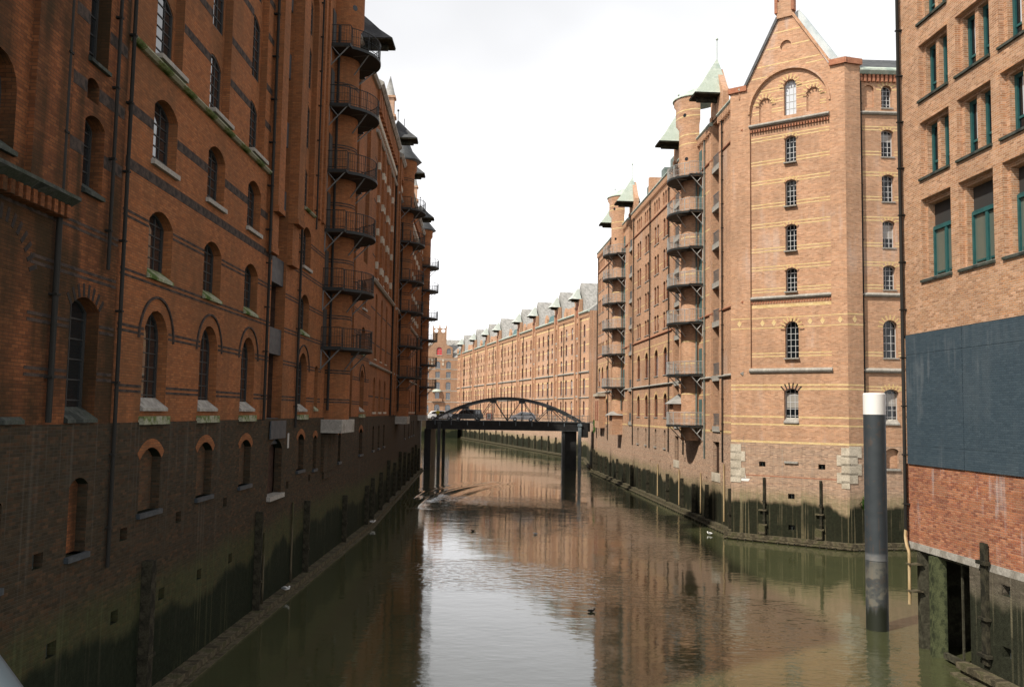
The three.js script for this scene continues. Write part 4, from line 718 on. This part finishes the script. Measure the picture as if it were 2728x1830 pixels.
// ------------------------------------------------------------------ far side of the bridge: the long sunlit warehouse
{
  const b = thing('brick_warehouse', 'long sunlit yellow-orange brick warehouse with pale copper hoods, beyond the bridge', 'warehouse', [14.6, 0, -167]);
  const F = new Face(b, [14.6, -167], [32.1, 133.7], -1), E = new Face(b, [14.6, -167], [.972, -.233]); F.wm = M.orangeBrick;
  const hs = [7.2, 21.6, 39.8, 54.9, 78.4, 94, 113, 134], cols = [3, 10.9, 14.7, 18.2, 25.2, 28.6, 32.4, 36, 43.3, 47.4, 51.4, 58.6, 62.4, 66.4, 70.4, 74.6, 82, 86.2, 90.3, 97.6, 101.5, 105.4, 109.3, 116.6, 120.5, 124.6, 128.8, 130.9, 137.5, 140.3];
  const ops = [];
  for (const c of cols) ops.push(op(c, 8.3, 1.15, 2.7, 'semi', 'w'), op(c, 12.2, 1.3, 3.1, 'semi', 'w'), op(c, 17.1, 1.2, 2.2, 'seg', 'w'), op(c, 20.3, 1.2, 2.2, 'seg', 'w'), op(c, 23.3, 1.2, 2.4, 'semi', 'w'));
  const slot = (h) => [[7.4, 3.8], [11.6, 3.9], [16.2, 3.0], [19.6, 3.0], [23, 3.4]].map(([y, t]) => op(h, y + .45, 1.5, t - .5, 'seg', 'd'));
  hs.forEach(h => ops.push(...slot(h)));
  wall(F, 'wall', 0, 142, 7.1, 28, ops, M.orangeBrick, { d: .5 });
  for (const o of ops) {
    if (o.style === 'd') { const w = F.add('loading_door', once('fd' + o.h, () => merge([bx(-.76, -.02, 0, o.h, 0, .05), bx(.02, .76, 0, o.h, 0, .05)])), M.doorWood, o.u, o.y, -.25); if (o.u < 60) part(w, 'floor_beam', once('fdb', () => bx(-.95, .95, -.35, -.02, .1, .33)), M.stone); }
    else windowIn(F, o, { recess: .15, cols: 2, rows: 4, fm: M.doorWood, fw: .06, bw: .05, sill: o.u < 60 ? 'thin' : null });
  }
  for (const h of hs) {
    for (const s of [-1.15, 1.15]) F.add('pilaster', once('fpil', () => bx(-.22, .22, 7.2, 29.4, 0, .3)), M.orangeBrick, h + s);
    F.add('hoist_gable', once('fhg', () => ext(shapeOf([[-1.4, 28], [1.4, 28], [1.4, 30.9], [-1.4, 30.9]]), .6)), M.orangeBrick, h, 0, -.5);
    F.add('hoist_door', once('fhd', () => { const g = ext(shapeOf(outline(1.1, 2.9, 'semi')), .05); return g; }), M.doorWood, h, 27.4, .12);
    hood(F, h, 30.9, { w: 2.6, out: 1.8, h: 2.5, back: .3, fin: .5, m: M.paleCopper });
    F.add('cross_roof', once('fcr', () => { const g = ext(shapeOf([[-5.2, 28.2], [5.2, 28.2], [.35, 34.3], [-.35, 34.3]]), 9); g.translate(0, 0, -9.6); return g; }), M.slate, h);
  }
  for (const h of hs) { F.add('chimney', once('fch', () => merge([bx(-.45, .45, 28, 30.6, -1.2, -.2), bx(-.55, .55, 30.6, 30.85, -1.3, -.1)])), M.orangeBrick, h + 2.3); F.add('roof_glazing', once('frg', () => { const g = bx(-2.2, 2.2, 0, 1.7, -.1, 0); g.rotateX(-.35); g.translate(0, 28.25, -.1); return g; }), M.tealDoor, h + 5.2 + hash(h | 0, 2)); F.add('gablet', once('fgb', () => ext(shapeOf([[-.9, 28], [.9, 28], [.9, 29.2], [0, 30.2], [-.9, 29.2]]), .5)), M.orangeBrick, h + 8.6 + 2 * hash(h | 0, 4), 0, -.5); }
  const seg = [0, ...hs.flatMap(h => [h - 1.4, h + 1.4]), 142];
  for (let i = 0; i < seg.length; i += 2) { const [a, e] = [seg[i], seg[i + 1]]; ledge(F, a, e, 16.3, .3, .3, M.stone); ledge(F, a, e, 11.5, .2, .2, M.stone); dentils(F, a, e, 27.0, .5, .25, .7, M.orangeBrick); ledge(F, a, e, 27.8, .4, .45, M.copper, 'gutter'); for (const y of [9.4, 13.6, 15.0, 18.4, 21.6, 24.4, 26.4]) band(F, a, e, y, .22, M.yellowBand, ops); if (i % 4 === 2) F.add('parapet', (() => { const [x0, x1] = F.r(a + .3, (a + e) / 2); return bx(x0, x1, 28.1, 29.8, -.6, -.05); })(), M.orangeBrick); }
  for (let u = 5; u < 140; u += 11.3) downpipe(F, u, 7.2, 27.6, M.pipe, .09);
  F.add('roof', (() => { const g = ext(shapeOf([[-14.9, 28.1], [.1, 28.1], [-6, 32.8]]), 141.8); g.rotateY(-Math.PI / 2); g.translate(-.1, 0, 0); return g; })(), M.slate);
  mass(F, .6, 142, 28.05, 13.5, M.orangeBrick, -.7);
  wall(E, 'end_wall', 0, 15, 7.1, 28.05, [], M.orangeBrick, { d: .5 }); for (let u = 1; u < 14; u += 2.2) E.add('pilaster', once('epil', () => bx(-.3, .3, 7.2, 28, 0, .2)), M.orangeBrick, u);
  const nb = []; wall(F, 'base_wall', -.2, 142, -1, 7.1, nb, M.rightBase, { d: .4, p: .05 }); wall(E, 'base_wall', 0, 15, 5.5, 7.1, [], M.rightBase, { d: .4, p: .04 });
  quayLedge(F, -.2, 142, .35, M.ledge, false);
  for (let u = 4; u < 140; u += u < 70 ? 5.6 : 7.5) fender(F, u, -.9, 2.9 + .9 * hash(u | 0, 9), .3, M.timber, .06);
}
// ------------------------------------------------------------------ building with the stepped gable that closes the view
{
  const b = thing('gabled_building', 'brown brick building with a stepped gable and white stone trim closing the canal view', 'building', [-25, 0, -305]);
  const F = new Face(b, [-35, -305], [1, 0]); F.wm = M.townBrick;
  const ops = [];
  for (const c of [2.1, 5.8, 9.6, 13.3]) ops.push(op(c, 23.2, 1.7, 2.5, 'semi', 'w'), op(c, 20.0, 1.6, 2.1, 'flat', 'w'), op(c, 16.0, 1.7, 2.6, 'seg', 'w'), op(c, 12.6, 1.5, 2.4, 'flat', 'w'), op(c, 8.0, 1.9, 2.9, 'semi', 'w'));
  ops.push(op(13.3, 28.2, 1.5, 2.0, 'semi', 'o'), op(10, 27.8, 2.0, 2.8, 'semi', 'r'));
  wall(F, 'wall', 0, 17.5, 6.9, 27.0, ops, M.townBrick, { top: [[17.5, 27], [14.6, 27], [14.6, 30.5], [12.4, 31.5], [12.4, 35.3], [7.6, 35.3], [7.6, 31.5], [5.5, 30.5], [5.5, 27], [0, 27]] });
  for (const o of ops) windowIn(F, o, { recess: .3, cols: 2, rows: 3, fm: M.greyFrame, gm: o.style === 'r' ? M.redPaint : M.glass, fw: .09, bw: .07, sill: 'flat', sm: M.paleStone });
  for (const y of [26.2, 22.8, 19.5, 15.4, 11.6]) band(F, 0, 17.5, y, .3, M.stone, ops);
  for (const c of [3.9, 7.7, 11.4]) for (const y of [24.3, 25.6]) F.add('stone_ornament', once('torn', () => bx(-.35, .35, 0, .9, -.02, .12)), M.paleStone, c, y);
  const par = F.add('gable_crest', ext((() => { const s = shapeOf([[-2.4, 0], [2.4, 0], [2.4, 1.9], [-2.4, 1.9]]); for (const x of [-1.2, 1.2]) s.holes.push(new THREE.Path(outline(1.3, 1.3, 'round').map(([a, c]) => V2(a + x, c + .3)))); return s; })(), .5), M.townBrick, 10, 35.3, -.45); part(par, 'finial', merge([-2.3, 0, 2.3].map(x => { const g = new THREE.ConeGeometry(.3, x ? 1.5 : 2.8, 4); g.translate(x, x ? 2.6 : 3.2, .25); return g; })), M.townBrick);
  const aw = F.add('awning', (() => { const g = new THREE.SphereGeometry(1.7, 14, 6, 0, Math.PI * 2, 0, Math.PI / 2); g.scale(1, .55, .7); return g; })(), M.copper, 9.6, 15.2, .2); F.add('balcony', bx(-1.8, 1.8, 11.9, 12.9, 0, .9), M.townBrick, 9.6);
  F.add('roof', (() => { const g = ext(shapeOf([[-12, 27], [.2, 27], [-4.5, 33.6]]), 17.4); g.rotateY(-Math.PI / 2); g.translate(17.45, 0, 0); return g; })(), M.slate, 0, 0, -.5); mass(F, .1, 17.4, 27, 11, M.townBrick, -.6, 6.9);
  const q = thing('quay_wall', 'shaded stone quay wall at the foot of the stepped gable building, seen under the bridge', 'quay wall', [-25, 0, -292.6]);
  const Q = new Face(q, [-60, -292.6], [1, 0]); Q.wm = M.leftBase; wall(Q, 'wall', 0, 42.6, -1, 7.0, [], M.leftBase, { d: .35 }); ledge(Q, 0, 42.6, 6.9, .3, .15, M.stone, 'coping');
}
{ // quay between the bridge and the long warehouse
  const q = thing('quay_wall', 'weathered quay wall with grass on top, right of the bridge', 'quay wall', [12.6, 0, -131]);
  const Q = new Face(q, [12.55, -131.2], [-1.75, 35.6], -1); wall(Q, 'wall', 0, 35.5, -1, 7.05, [], M.rightBase, { d: .5 }); Q.wm = M.rightBase; quayLedge(Q, 0, 35.5, .2, M.ledge, false);
  const Q2 = new Face(q, [12.55, -131.2], [1, 0]); wall(Q2, 'parapet', .1, 9, 7.05, 8.1, [], M.blueSteel, { d: .1 });
  for (const [u, w] of [[1, .3], [3.5, .3], [6, .3]]) fender(Q, u, -.9, 3.2, w, M.timber);
  const L = []; for (let i = 0; i < 420; i++) { const u = rnd() * 4.5, g = new THREE.PlaneGeometry(.05, .35 + rnd() * .5); g.rotateX((rnd() - .5) * .9); g.rotateY(rnd() * 3); g.translate(-u, 7.25 - (rnd() < .35 ? rnd() * 1.2 : 0), .05 - rnd() * .3 + .15); L.push(g); }
  const gr = Q.add('grass_tuft', merge(L), M.plant); gr.userData.kind = 'stuff';
}
// ------------------------------------------------------------------ modern brick building on the right
{
  const b = thing('modern_brick_building', 'modern brown brick building with teal windows and a dark cladding strip at the right edge', 'building', [15.6, 0, -34.9]);
  const F = new Face(b, [15.6, -34.9], [.06, 1]); F.wm = M.modernBrick;
  const cols = [2.26, 4.82, 7.38, 9.94], rows = [[20.8, 2.22], [17.72, 2.22], [23.88, 2.22], [26.96, 2.22]], out = [], inn = [], g3 = [];
  for (const c of cols) { for (const [y, h] of rows) { out.push(op(c, y, 2.05, h, 'flat')); for (const s of [-.47, .47]) inn.push(op(c + s, y + .04, .74, h - .16, 'flat', 'n')); } const o = op(c, 13.78, 2.05, 3.15, 'flat', 'g'); out.push(o); inn.push(op(c, 13.84, 1.75, 2.9, 'flat', 'g')); }
  wall(F, 'wall', -.35, 12.2, 11.82, 33, out, M.modernBrick, { d: .2 }); wall(F, 'wall', -.3, 12.15, 11.83, 32.9, inn, M.modernBrick, { d: .42, p: -.201 });
  for (const o of out) { F.add('sill', once('msill' + o.h, () => bx(-1.06, 1.06, -.06, .03, -.2, .08)), M.darkStone, o.u, o.y); }
  for (const o of inn) {
    if (o.style === 'n') { const w = F.add('window', once('mw', () => merge([bx(-.37, -.24, 0, 2.06, 0, .09), bx(.24, .37, 0, 2.06, 0, .09), bx(-.24, .24, 0, .16, 0, .09), bx(-.24, .24, 1.92, 2.06, 0, .09), bx(-.24, .24, .55, .63, 0, .07)])), M.tealFrame, o.u, o.y, -.47); part(w, 'pane', once('mwp', () => bx(-.26, .26, .1, 2.0, .01, .03)), M.darkGlass); part(w, 'blind', once('mwb', () => bx(-.04, .23, .64, 1.9, .032, .036)), M.paleBlind); }
    else { const w = F.add('window', once('mg', () => merge([bx(-.88, -.78, 0, 2.0, 0, .1), bx(.78, .88, 0, 2.0, 0, .1), bx(-.07, .07, 0, 2.0, 0, .1), bx(-.78, .78, 0, .13, 0, .1), bx(-.78, .78, 1.87, 2.02, 0, .12), bx(-.68, -.16, .2, .26, .02, .08), bx(.16, .68, .2, .26, .02, .08)])), M.tealFrame, o.u, o.y, -.48); part(w, 'pane', once('mgp', () => bx(-.8, .8, .1, 1.9, .01, .03)), M.shadeGlass); part(w, 'painted_shade', once('mgr', () => bx(-.86, .86, 2.03, 2.88, -.02, .02)), M.darkFrame); part(w, 'sill', once('mgs', () => bx(-1.0, 1.0, -.13, 0, -.02, .5)), M.stone); }  // black sheet above each large window paints the shadow in the opening
  }
  // dark cladding strip: panels with open joints
  for (const [u0, u1] of [[-.02, 3.86], [3.885, 4.46], [4.485, 8.3], [8.325, 12.2]]) for (const [y0, y1] of [[6.78, 7.5], [7.508, 11.02], [11.03, 11.8]]) F.add('cladding_panel', bx(u0, u1, y0, y1, -.2, u0 > 3.8 && u0 < 4.4 ? .045 : .06), M.cladding);
  wall(F, 'lower_wall', -.35, 12.2, 3.8, 6.775, [], M.modernLowBrick, { d: .4 }); F.add('concrete_edge', bx(-.38, 12.2, 3.55, 3.8, -.5, .04), M.stone);
  downpipe(F, -.05, 4.2, 33, M.pipe, .085, .16); F.add('corner_strip', bx(-.4, -.352, 3.8, 33, -.5, .004), M.modernBrick);
  F.add('downpipe', tube([[-.05, 4.3, .16], [-.02, 3.95, .2], [.3, 3.62, .3], [.48, 3.4, .32], [.46, 1.5, .32]], .06, 30, 8), M.yellowPipe); F.add('pipe_bracket', merge([bx(.36, .8, 3.0, 3.05, -.05, .4), bx(.36, .8, 2.0, 2.05, -.05, .4)]), M.ledge);
  // below: sheet piling, open bay with a grille, concrete foot
  for (let i = 0; i < 3; i++) { const w = .46, d = .5, t = .07, g = new THREE.ExtrudeGeometry(shapeOf([[0, 0], [.1, d], [w - .14, d], [w - .04, 0], [w - .04 - t, 0], [w - .2, d - t], [.16, d - t], [t, 0]].map(([a, c]) => [a, -c])), { depth: 4.5, bevelEnabled: false }); g.rotateX(-Math.PI / 2); F.add('sheet_pile', g, [M.sheetSteel, M.timber, M.mossTimber][i], .36 + i * .6, -1, [-.5, -.62, -.3][i]); }
  F.add('bay_rear_wall', bx(.3, 4.04, -1, 3.55, -3.24, -3.1), M.sheetSteel); F.add('bay_side_wall', bx(.26, .34, -1, 3.55, -3.1, -.5), M.sheetSteel); F.add('bay_ceiling', bx(.3, 4.04, 3.45, 3.54, -3.1, -.05), M.sheetSteel); F.add('grille', merge([2.7, 3.45].map(u => bx(u - .035, u + .035, -.6, 3.55, -.5, -.44)).concat([bx(2.3, 4.12, .0, .2, -.1, .06)])), M.sheetSteel);
  wall(F, 'base_wall', 4.12, 12.2, -1, 3.55, vents([[6.05, 3.1], [6.02, 1.15], [9, 3.1]]), M.concreteBase, { d: .4, p: .05 }); ventBacks(F, [[6.05, 3.1], [6.02, 1.15], [9, 3.1]]);
  F.add('base_wall', bx(4.05, 4.118, -1, 3.55, -3, .06), M.concreteBase);
  F.add('guide_post', merge([bx(-.16, .16, .5, 4.45, .06, .16), bx(-.28, .28, 3.75, 3.87, .06, .25), bx(-.26, .26, 1.95, 2.03, .06, .24), bx(-.3, .3, .75, .85, .06, .26)]), M.timber, 5.0);
  const lq = F.add('quay_beam', merge([bx(3.85, 12.2, .1, .3, .06, .5), bx(3.85, 12.2, -.2, -.05, .06, .72), bx(3.85, 12.2, -1, .1, .06, .34)]), M.ledge);
  F.add('rear_wall', merge([bx(-.3, 12.1, 3.6, 32.9, -14, -.75), bx(4.2, 12.1, -1, 3.6, -14, -.5), bx(-.3, 4.2, -1, 3.6, -14, -3.25)]), M.modernBrick);
}
// ------------------------------------------------------------------ mooring pile
{
  const o = thing('mooring_pile', 'thick dark steel mooring pile with a white cap, standing in the water', 'pile', [15.2, -1.2, -37.2]);
  const g = new THREE.CylinderGeometry(.44, .44, 9.9, 40, 1, true); g.translate(0, 4.95, 0); const uv = g.attributes.uv; for (let i = 0; i < uv.count; i++) uv.setXY(i, uv.getX(i), uv.getY(i) * 9.9 / 11);
  part(o, 'shaft', g, M.pileSteel); const c = new THREE.LatheGeometry([[.444, 9.88], [.444, 10.72], [.42, 10.77], [0, 10.79]].map(q => V2(...q)), 40); part(o, 'cap', c, M.whitePaint);
  const w = new THREE.TorusGeometry(.441, .012, 6, 40); w.rotateX(Math.PI / 2); w.translate(0, 3.9, 0); part(o, 'weld_ring', w, M.pileSteel);
}
// ------------------------------------------------------------------ the arched steel bridge
const BZ = -137;
{
  const b = thing('arch_bridge', 'low black steel arch bridge crossing the canal, carrying cars', 'bridge', [-.6, 0, BZ]);
  const X0 = -13.0, X1 = 12.2, ox = .6, deep = 9.5; // local x = world x + .6
  const girder = (z) => { const g = part(b, 'girder', bx(X0 + ox, X1 + ox, 5.9, 7.08, z - .2, z + .2), M.girderSteel); part(g, 'flange', merge([bx(X0 + ox, X1 + ox, 7.082, 7.18, z - .32, z + .32), bx(X0 + ox, X1 + ox, 5.8, 5.898, z - .3, z + .3)]), M.bridgeSteel); part(g, 'stiffener', merge(Array.from({ length: 10 }, (_, i) => { const x = X0 + ox + 1.4 + i * 2.48; return bx(x - .05, x + .05, 6.5, 7.08, z + .2, z + .27); })), M.blueSteel); };
  girder(0); girder(-deep);
  part(b, 'deck', bx(X0 + ox, X1 + ox, 6.75, 7.1, -deep + .21, -.21), M.asphalt);
  part(b, 'crossbeam', merge(Array.from({ length: 9 }, (_, i) => bx(X0 + 2 + i * 2.6, X0 + 2.3 + i * 2.6, 6.0, 6.74, -deep + .21, -.21))), M.girderSteel);
  const A0 = -11.9 + ox, A1 = 10.85 + ox, yA = (x) => { const t = (x - (A0 + A1) / 2) / ((A1 - A0) / 2); return 7.25 + 3.45 * (1 - t * t); };
  const arch = (z) => {
    const N = 28, s = new THREE.Shape(), up = [], dn = []; for (let i = 0; i <= N; i++) { const x = A0 + (A1 - A0) * i / N; up.push([x, yA(x) + .16]); dn.unshift([x, yA(x) - .16]); }
    const g = new THREE.ExtrudeGeometry(shapeOf([...up, ...dn]), { depth: .34, bevelEnabled: true, bevelSize: .03, bevelThickness: .03, bevelSegments: 1 }); g.translate(0, 0, z - .17); const a = part(b, 'arch_rib', g, M.bridgeSteel);
    for (let i = 1; i < 10; i++) { const x = A0 + (A1 - A0) * i / 10; part(a, 'hanger', bar([x, 7.1, z], [x, yA(x), z], .06, 5), M.bridgeSteel); }
    for (const i of [2, 4, 6, 8]) { const x = A0 + (A1 - A0) * i / 10; for (const s2 of [-1, 1]) { const x2 = x + s2 * (A1 - A0) / 10; if (yA(x2) < 7.5) continue; part(a, 'diagonal', bar([x, yA(x), z], [x2, 7.2, z], .055, 4), M.bridgeSteel); } part(a, 'gusset', bx(x - .45, x + .45, yA(x) - .55, yA(x), z - .05, z + .05), M.bridgeSteel); }
  };
  arch(0); arch(-deep);
  for (const z of [.32, -deep - .32]) { const L = [bar([X0 + ox, 8.15, z], [X1 + ox, 8.15, z], .03, 5), bar([X0 + ox, 7.65, z], [X1 + ox, 7.65, z], .02, 4)]; for (let x = X0 + ox; x < X1 + ox; x += .17) L.push(bar([x, 7.18, z], [x, 8.15, z], .01, 3)); for (let x = X0 + ox; x < X1 + ox; x += 2.48) L.push(bar([x, 7.1, z], [x, 8.22, z], .04, 5)); part(b, 'railing', merge(L), M.greyIron); }
  for (const [x0, x1] of [[-13.3, -12.3], [8.4, 10.2]]) part(b, 'abutment', bx(x0 + ox, x1 + ox, -1, 5.8, -deep - .3, -.6), M.girderSteel);
  for (const [x, m] of [[-10.95, M.bridgeSteel], [10.6, M.blueSteel]]) for (const z of [.45, -deep]) part(b, 'column', merge([bx(x + ox - .24, x + ox + .24, -1, 7.0, z - .24, z + .24), bx(x + ox - .34, x + ox + .34, 6.6, 6.9, z - .34, z + .34)]), m);
  part(b, 'column', bx(8.0 + ox, 8.35 + ox, -1, 5.8, -.3, .1), M.bridgeSteel); part(b, 'end_block', bx(10.95 + ox, 11.9 + ox, 4.9, 7.05, -.9, .5), M.girderSteel);
  const s = thing('warning_sign', 'white sign with a red border on the bridge railing', 'sign', [-3.35, 7.35, BZ + .42]);
  part(s, 'plate', bx(-.42, .42, 0, 1.05, 0, .03), M.redPaint); part(s, 'face', bx(-.33, .33, .1, .95, .031, .036), M.whitePaint); part(s, 'symbol', merge([bx(-.05, .05, .2, .85, .037, .04), bx(-.2, .2, .5, .58, .037, .04)]), M.greyIron);
}
// ------------------------------------------------------------------ cars on the bridge
function car(name, label, pos, turn, bodyM, { L = 4.1, H = 1.5, W = 1.75, suv = false }) {
  const o = thing(name, label, 'car', pos, turn), h = H, l = L / 2;
  const side = suv ? [[-l, .35], [-l, .95], [-l + .2, 1.05], [-l + .35, h * .98], [l * .05, h], [l * .38, h * .95], [l * .62, 1.08], [l * .96, .95], [l, .75], [l, .35]] : [[-l, .35], [-l, .8], [-l + .12, 1.0], [-l + .55, h * .92], [-.1, h], [l * .2, h * .97], [l * .62, .98], [l * .95, .8], [l, .6], [l, .35]];
  const s = shapeOf(side); const g = new THREE.ExtrudeGeometry(s, { depth: W - .16, bevelEnabled: true, bevelSize: .06, bevelThickness: .08, bevelSegments: 2 }); g.translate(0, 0, -(W - .16) / 2); part(o, 'body', g, bodyM);
  const gl = suv ? [[-l + .45, 1.1], [-l + .55, h - .1], [l * .05, h - .08], [l * .35, h - .14], [l * .56, 1.1]] : [[-l + .45, 1.0], [-l + .75, h - .16], [-.1, h - .09], [l * .18, h - .12], [l * .52, 1.0]];
  for (const z of [-1, 1]) { const w = ext(shapeOf(gl), .012); w.translate(0, 0, z > 0 ? W / 2 + .001 : -W / 2 - .013); part(o, 'side_window', w, M.glass); part(o, 'headlight', bx(l - .1, l + .05, .65, .82, z > 0 ? .45 : -.8, z > 0 ? .8 : -.45), M.chrome); }
  for (const x of [-l * .62, l * .62]) for (const z of [-1, 1]) { const t = new THREE.TorusGeometry(.25, .1, 8, 18); t.translate(x, .34, z * (W / 2 - .05)); const wh = part(o, 'wheel', t, M.rubber); const r = new THREE.CylinderGeometry(.2, .2, .12, 14); r.rotateX(Math.PI / 2); r.translate(x, .34, z * (W / 2 - .03)); part(wh, 'rim', r, M.chrome); }
  part(o, 'bumper', merge([bx(l - .05, l + .06, .3, .55, -W / 2 + .1, W / 2 - .1), bx(-l - .08, -l + .05, .35, .6, -W / 2 + .1, W / 2 - .1)]), M.rubber); return o;
}
car('black_car', 'black estate car driving on the left half of the bridge', [-6.9, 7.11, BZ - 6.3], Math.PI, M.carBlack, { L: 4.9, H: 1.75, W: 1.9, suv: true });
car('white_car', 'white hatchback on the right half of the bridge', [1.95, 7.11, BZ - 6.6], Math.PI, M.carWhite, { L: 4.1, H: 1.5 });
car('white_car', 'white car partly hidden behind the left building at the end of the bridge', [-16.6, 7.11, BZ - 7.5], 0, M.carWhite, { L: 4.4, H: 1.8, suv: true });
car('grey_car', 'pale car at the left end of the bridge, behind the black car', [-11.2, 7.11, BZ - 7.2], 0, M.carWhite, { L: 4.2, H: 1.5 });
// ------------------------------------------------------------------ person at the left end of the bridge
{
  const o = thing('person', 'person in a yellow top and dark trousers walking at the left end of the bridge', 'person', [-11.3, 7.11, BZ - .8]);
  const rb = (a, c, r0, r1) => { const A = new THREE.Vector3(...a), B = new THREE.Vector3(...c), L = A.distanceTo(B), g = new THREE.CylinderGeometry(r1, r0, L, 10, 3); g.applyQuaternion(new THREE.Quaternion().setFromUnitVectors(new THREE.Vector3(0, 1, 0), B.clone().sub(A).normalize())); const m = A.add(B).multiplyScalar(.5); g.translate(m.x, m.y, m.z); return g; };
  const torso = new THREE.LatheGeometry([[.02, .84], [.15, .86], [.17, .95], [.15, 1.1], [.19, 1.35], [.17, 1.45], [.07, 1.5], [.06, 1.56]].map(q => V2(...q)), 14); torso.scale(1.1, 1, .7);
  const head = new THREE.SphereGeometry(.11, 14, 12); head.scale(.85, 1.1, .95); head.translate(0, 1.67, .01); const nose = new THREE.ConeGeometry(.018, .05, 6); nose.rotateX(Math.PI / 2); nose.translate(0, 1.66, .115);
  const body = [torso, head, nose]; for (const s of [-1, 1]) { body.push(rb([s * .09, .9, 0], [s * .1, .48, s * .12], .085, .06), rb([s * .1, .48, s * .12], [s * .1, .07, s * .1 - .04], .06, .042), bx(s * .1 - .045, s * .1 + .045, 0, .08, s * .1 - .1, s * .1 + .15), rb([s * .2, 1.42, 0], [s * .25, 1.14, -s * .06], .055, .042), rb([s * .25, 1.14, -s * .06], [s * .24, .9, s * .05 + .06], .04, .03)); }
  part(o, 'body', merge(body), M.skin);
  const top = new THREE.LatheGeometry([[.165, .86], [.185, .95], [.165, 1.1], [.205, 1.35], [.185, 1.46], [.08, 1.51]].map(q => V2(...q)), 14); top.scale(1.1, 1, .74); part(o, 'top', merge([top, rb([-.2, 1.43, 0], [-.25, 1.14, .06], .068, .055), rb([.2, 1.43, 0], [.25, 1.14, -.06], .068, .055)]), M.clothYellow);
  part(o, 'trousers', merge([-1, 1].flatMap(s => [rb([s * .09, .92, 0], [s * .1, .48, s * .12], .1, .075), rb([s * .1, .48, s * .12], [s * .1, .1, s * .1 - .04], .075, .06)])), M.clothDark);
  const hair = new THREE.SphereGeometry(.118, 12, 8, 0, Math.PI * 2, 0, Math.PI * .55); hair.scale(.88, 1.08, .98); hair.rotateX(-.35); hair.translate(0, 1.685, 0); part(o, 'hair', hair, M.clothDark);
}
// ------------------------------------------------------------------ birds
function birdGeo() {
  return once('bird', () => { const g = new THREE.SphereGeometry(.5, 14, 10), p = g.attributes.position; for (let i = 0; i < p.count; i++) { let x = p.getX(i) * 2, y = p.getY(i) * 2, z = p.getZ(i) * 2; const t = (x + 1) / 2; const r = .35 + .65 * Math.sin(Math.PI * Math.min(1, t * .9 + .08)); let ny = y * .085 * r, nz = z * .08 * r, nx = x * .22; ny += x < 0 ? -.02 * x : 0; if (x > .72) { ny += .09 * (x - .72) / .28; } p.setXYZ(i, nx, ny + .12, nz); } const head = new THREE.SphereGeometry(.048, 10, 8); head.translate(.215, .205, 0); const neck = new THREE.CylinderGeometry(.034, .055, .09, 8); neck.rotateZ(-.5); neck.translate(.19, .16, 0); g.computeVertexNormals(); return merge([g, neck, head]); });
}
function bird(name, label, pos, turn, bm, wm, floats, group) {
  const o = thing(name, label, 'bird', pos, turn, group); if (name === 'duck') o.scale.setScalar(.72); part(o, 'body', birdGeo(), bm);
  for (const s of [-1, 1]) { const w = new THREE.SphereGeometry(.5, 10, 6); w.scale(.34, .11, .035); w.rotateZ(.1); w.translate(-.05, .135, s * .068); part(o, 'wing', w, wm); }
  const bk = new THREE.ConeGeometry(.014, .07, 6); bk.rotateZ(-Math.PI / 2); bk.translate(.285, .2, 0); part(o, 'beak', bk, M.yellowPipe);
  if (!floats) for (const s of [-1, 1]) part(o, 'leg', bar([0, .07, s * .03], [.02, 0, s * .03], .008, 4), M.yellowPipe); return o;
}
bird('gull', 'white gull standing on the left quay ledge, farther of the two', [-10.1, .18, -66.5], .6, M.featherWhite, M.featherGrey);
bird('gull', 'white gull standing on the left quay ledge, nearer of the two', [-10.2, .18, -41.5], -.5, M.featherWhite, M.featherGrey);
bird('gull', 'white gull standing below the right quay corner', [14.6, -.1, -65.3], 2.2, M.featherWhite, M.featherGrey, true);
bird('duck', 'dark duck swimming in mid canal near the sky reflection', [-2.6, -.13, -65], 2.6, M.featherDark, M.featherDark, true);
bird('duck', 'dark duck swimming at the right edge of the sky reflection, nearest bird', [3.65, -.13, -39.5], .4, M.featherDark, M.featherDark, true);
bird('duck', 'pale duck trailing a wake in mid canal', [1.9, -.13, -64], 3.0, M.featherWhite, M.featherGrey, true);
// ------------------------------------------------------------------ railing of the bridge the view is taken from
{
  const o = thing('bridge_railing', 'pale blue-grey handrail at the bottom left corner', 'railing', [-1.225, 6.785, -2.0]);
  part(o, 'handrail', tube([[-1.05, 1.27, -1.3], [-.49, 1.18, -.65], [.06, 1.09, -.05], [.47, 1.06, .45]], .05, 20, 12), M.railPaint);
  for (const [x, z] of [[-.9, -1.12], [.3, .3]]) part(o, 'post', bar([x, 0, z], [x, 1.02 - x * .14, z], .03, 8), M.blueSteel);
  structure('footbridge_deck', bx(-30, 30, 6.4, 6.8, -1.0, 7), M.paving);
}
scene.traverse(o => { if (o.isMesh) lit(o); });
renderer.setSize(1024, 686);
renderer.render(scene, camera);
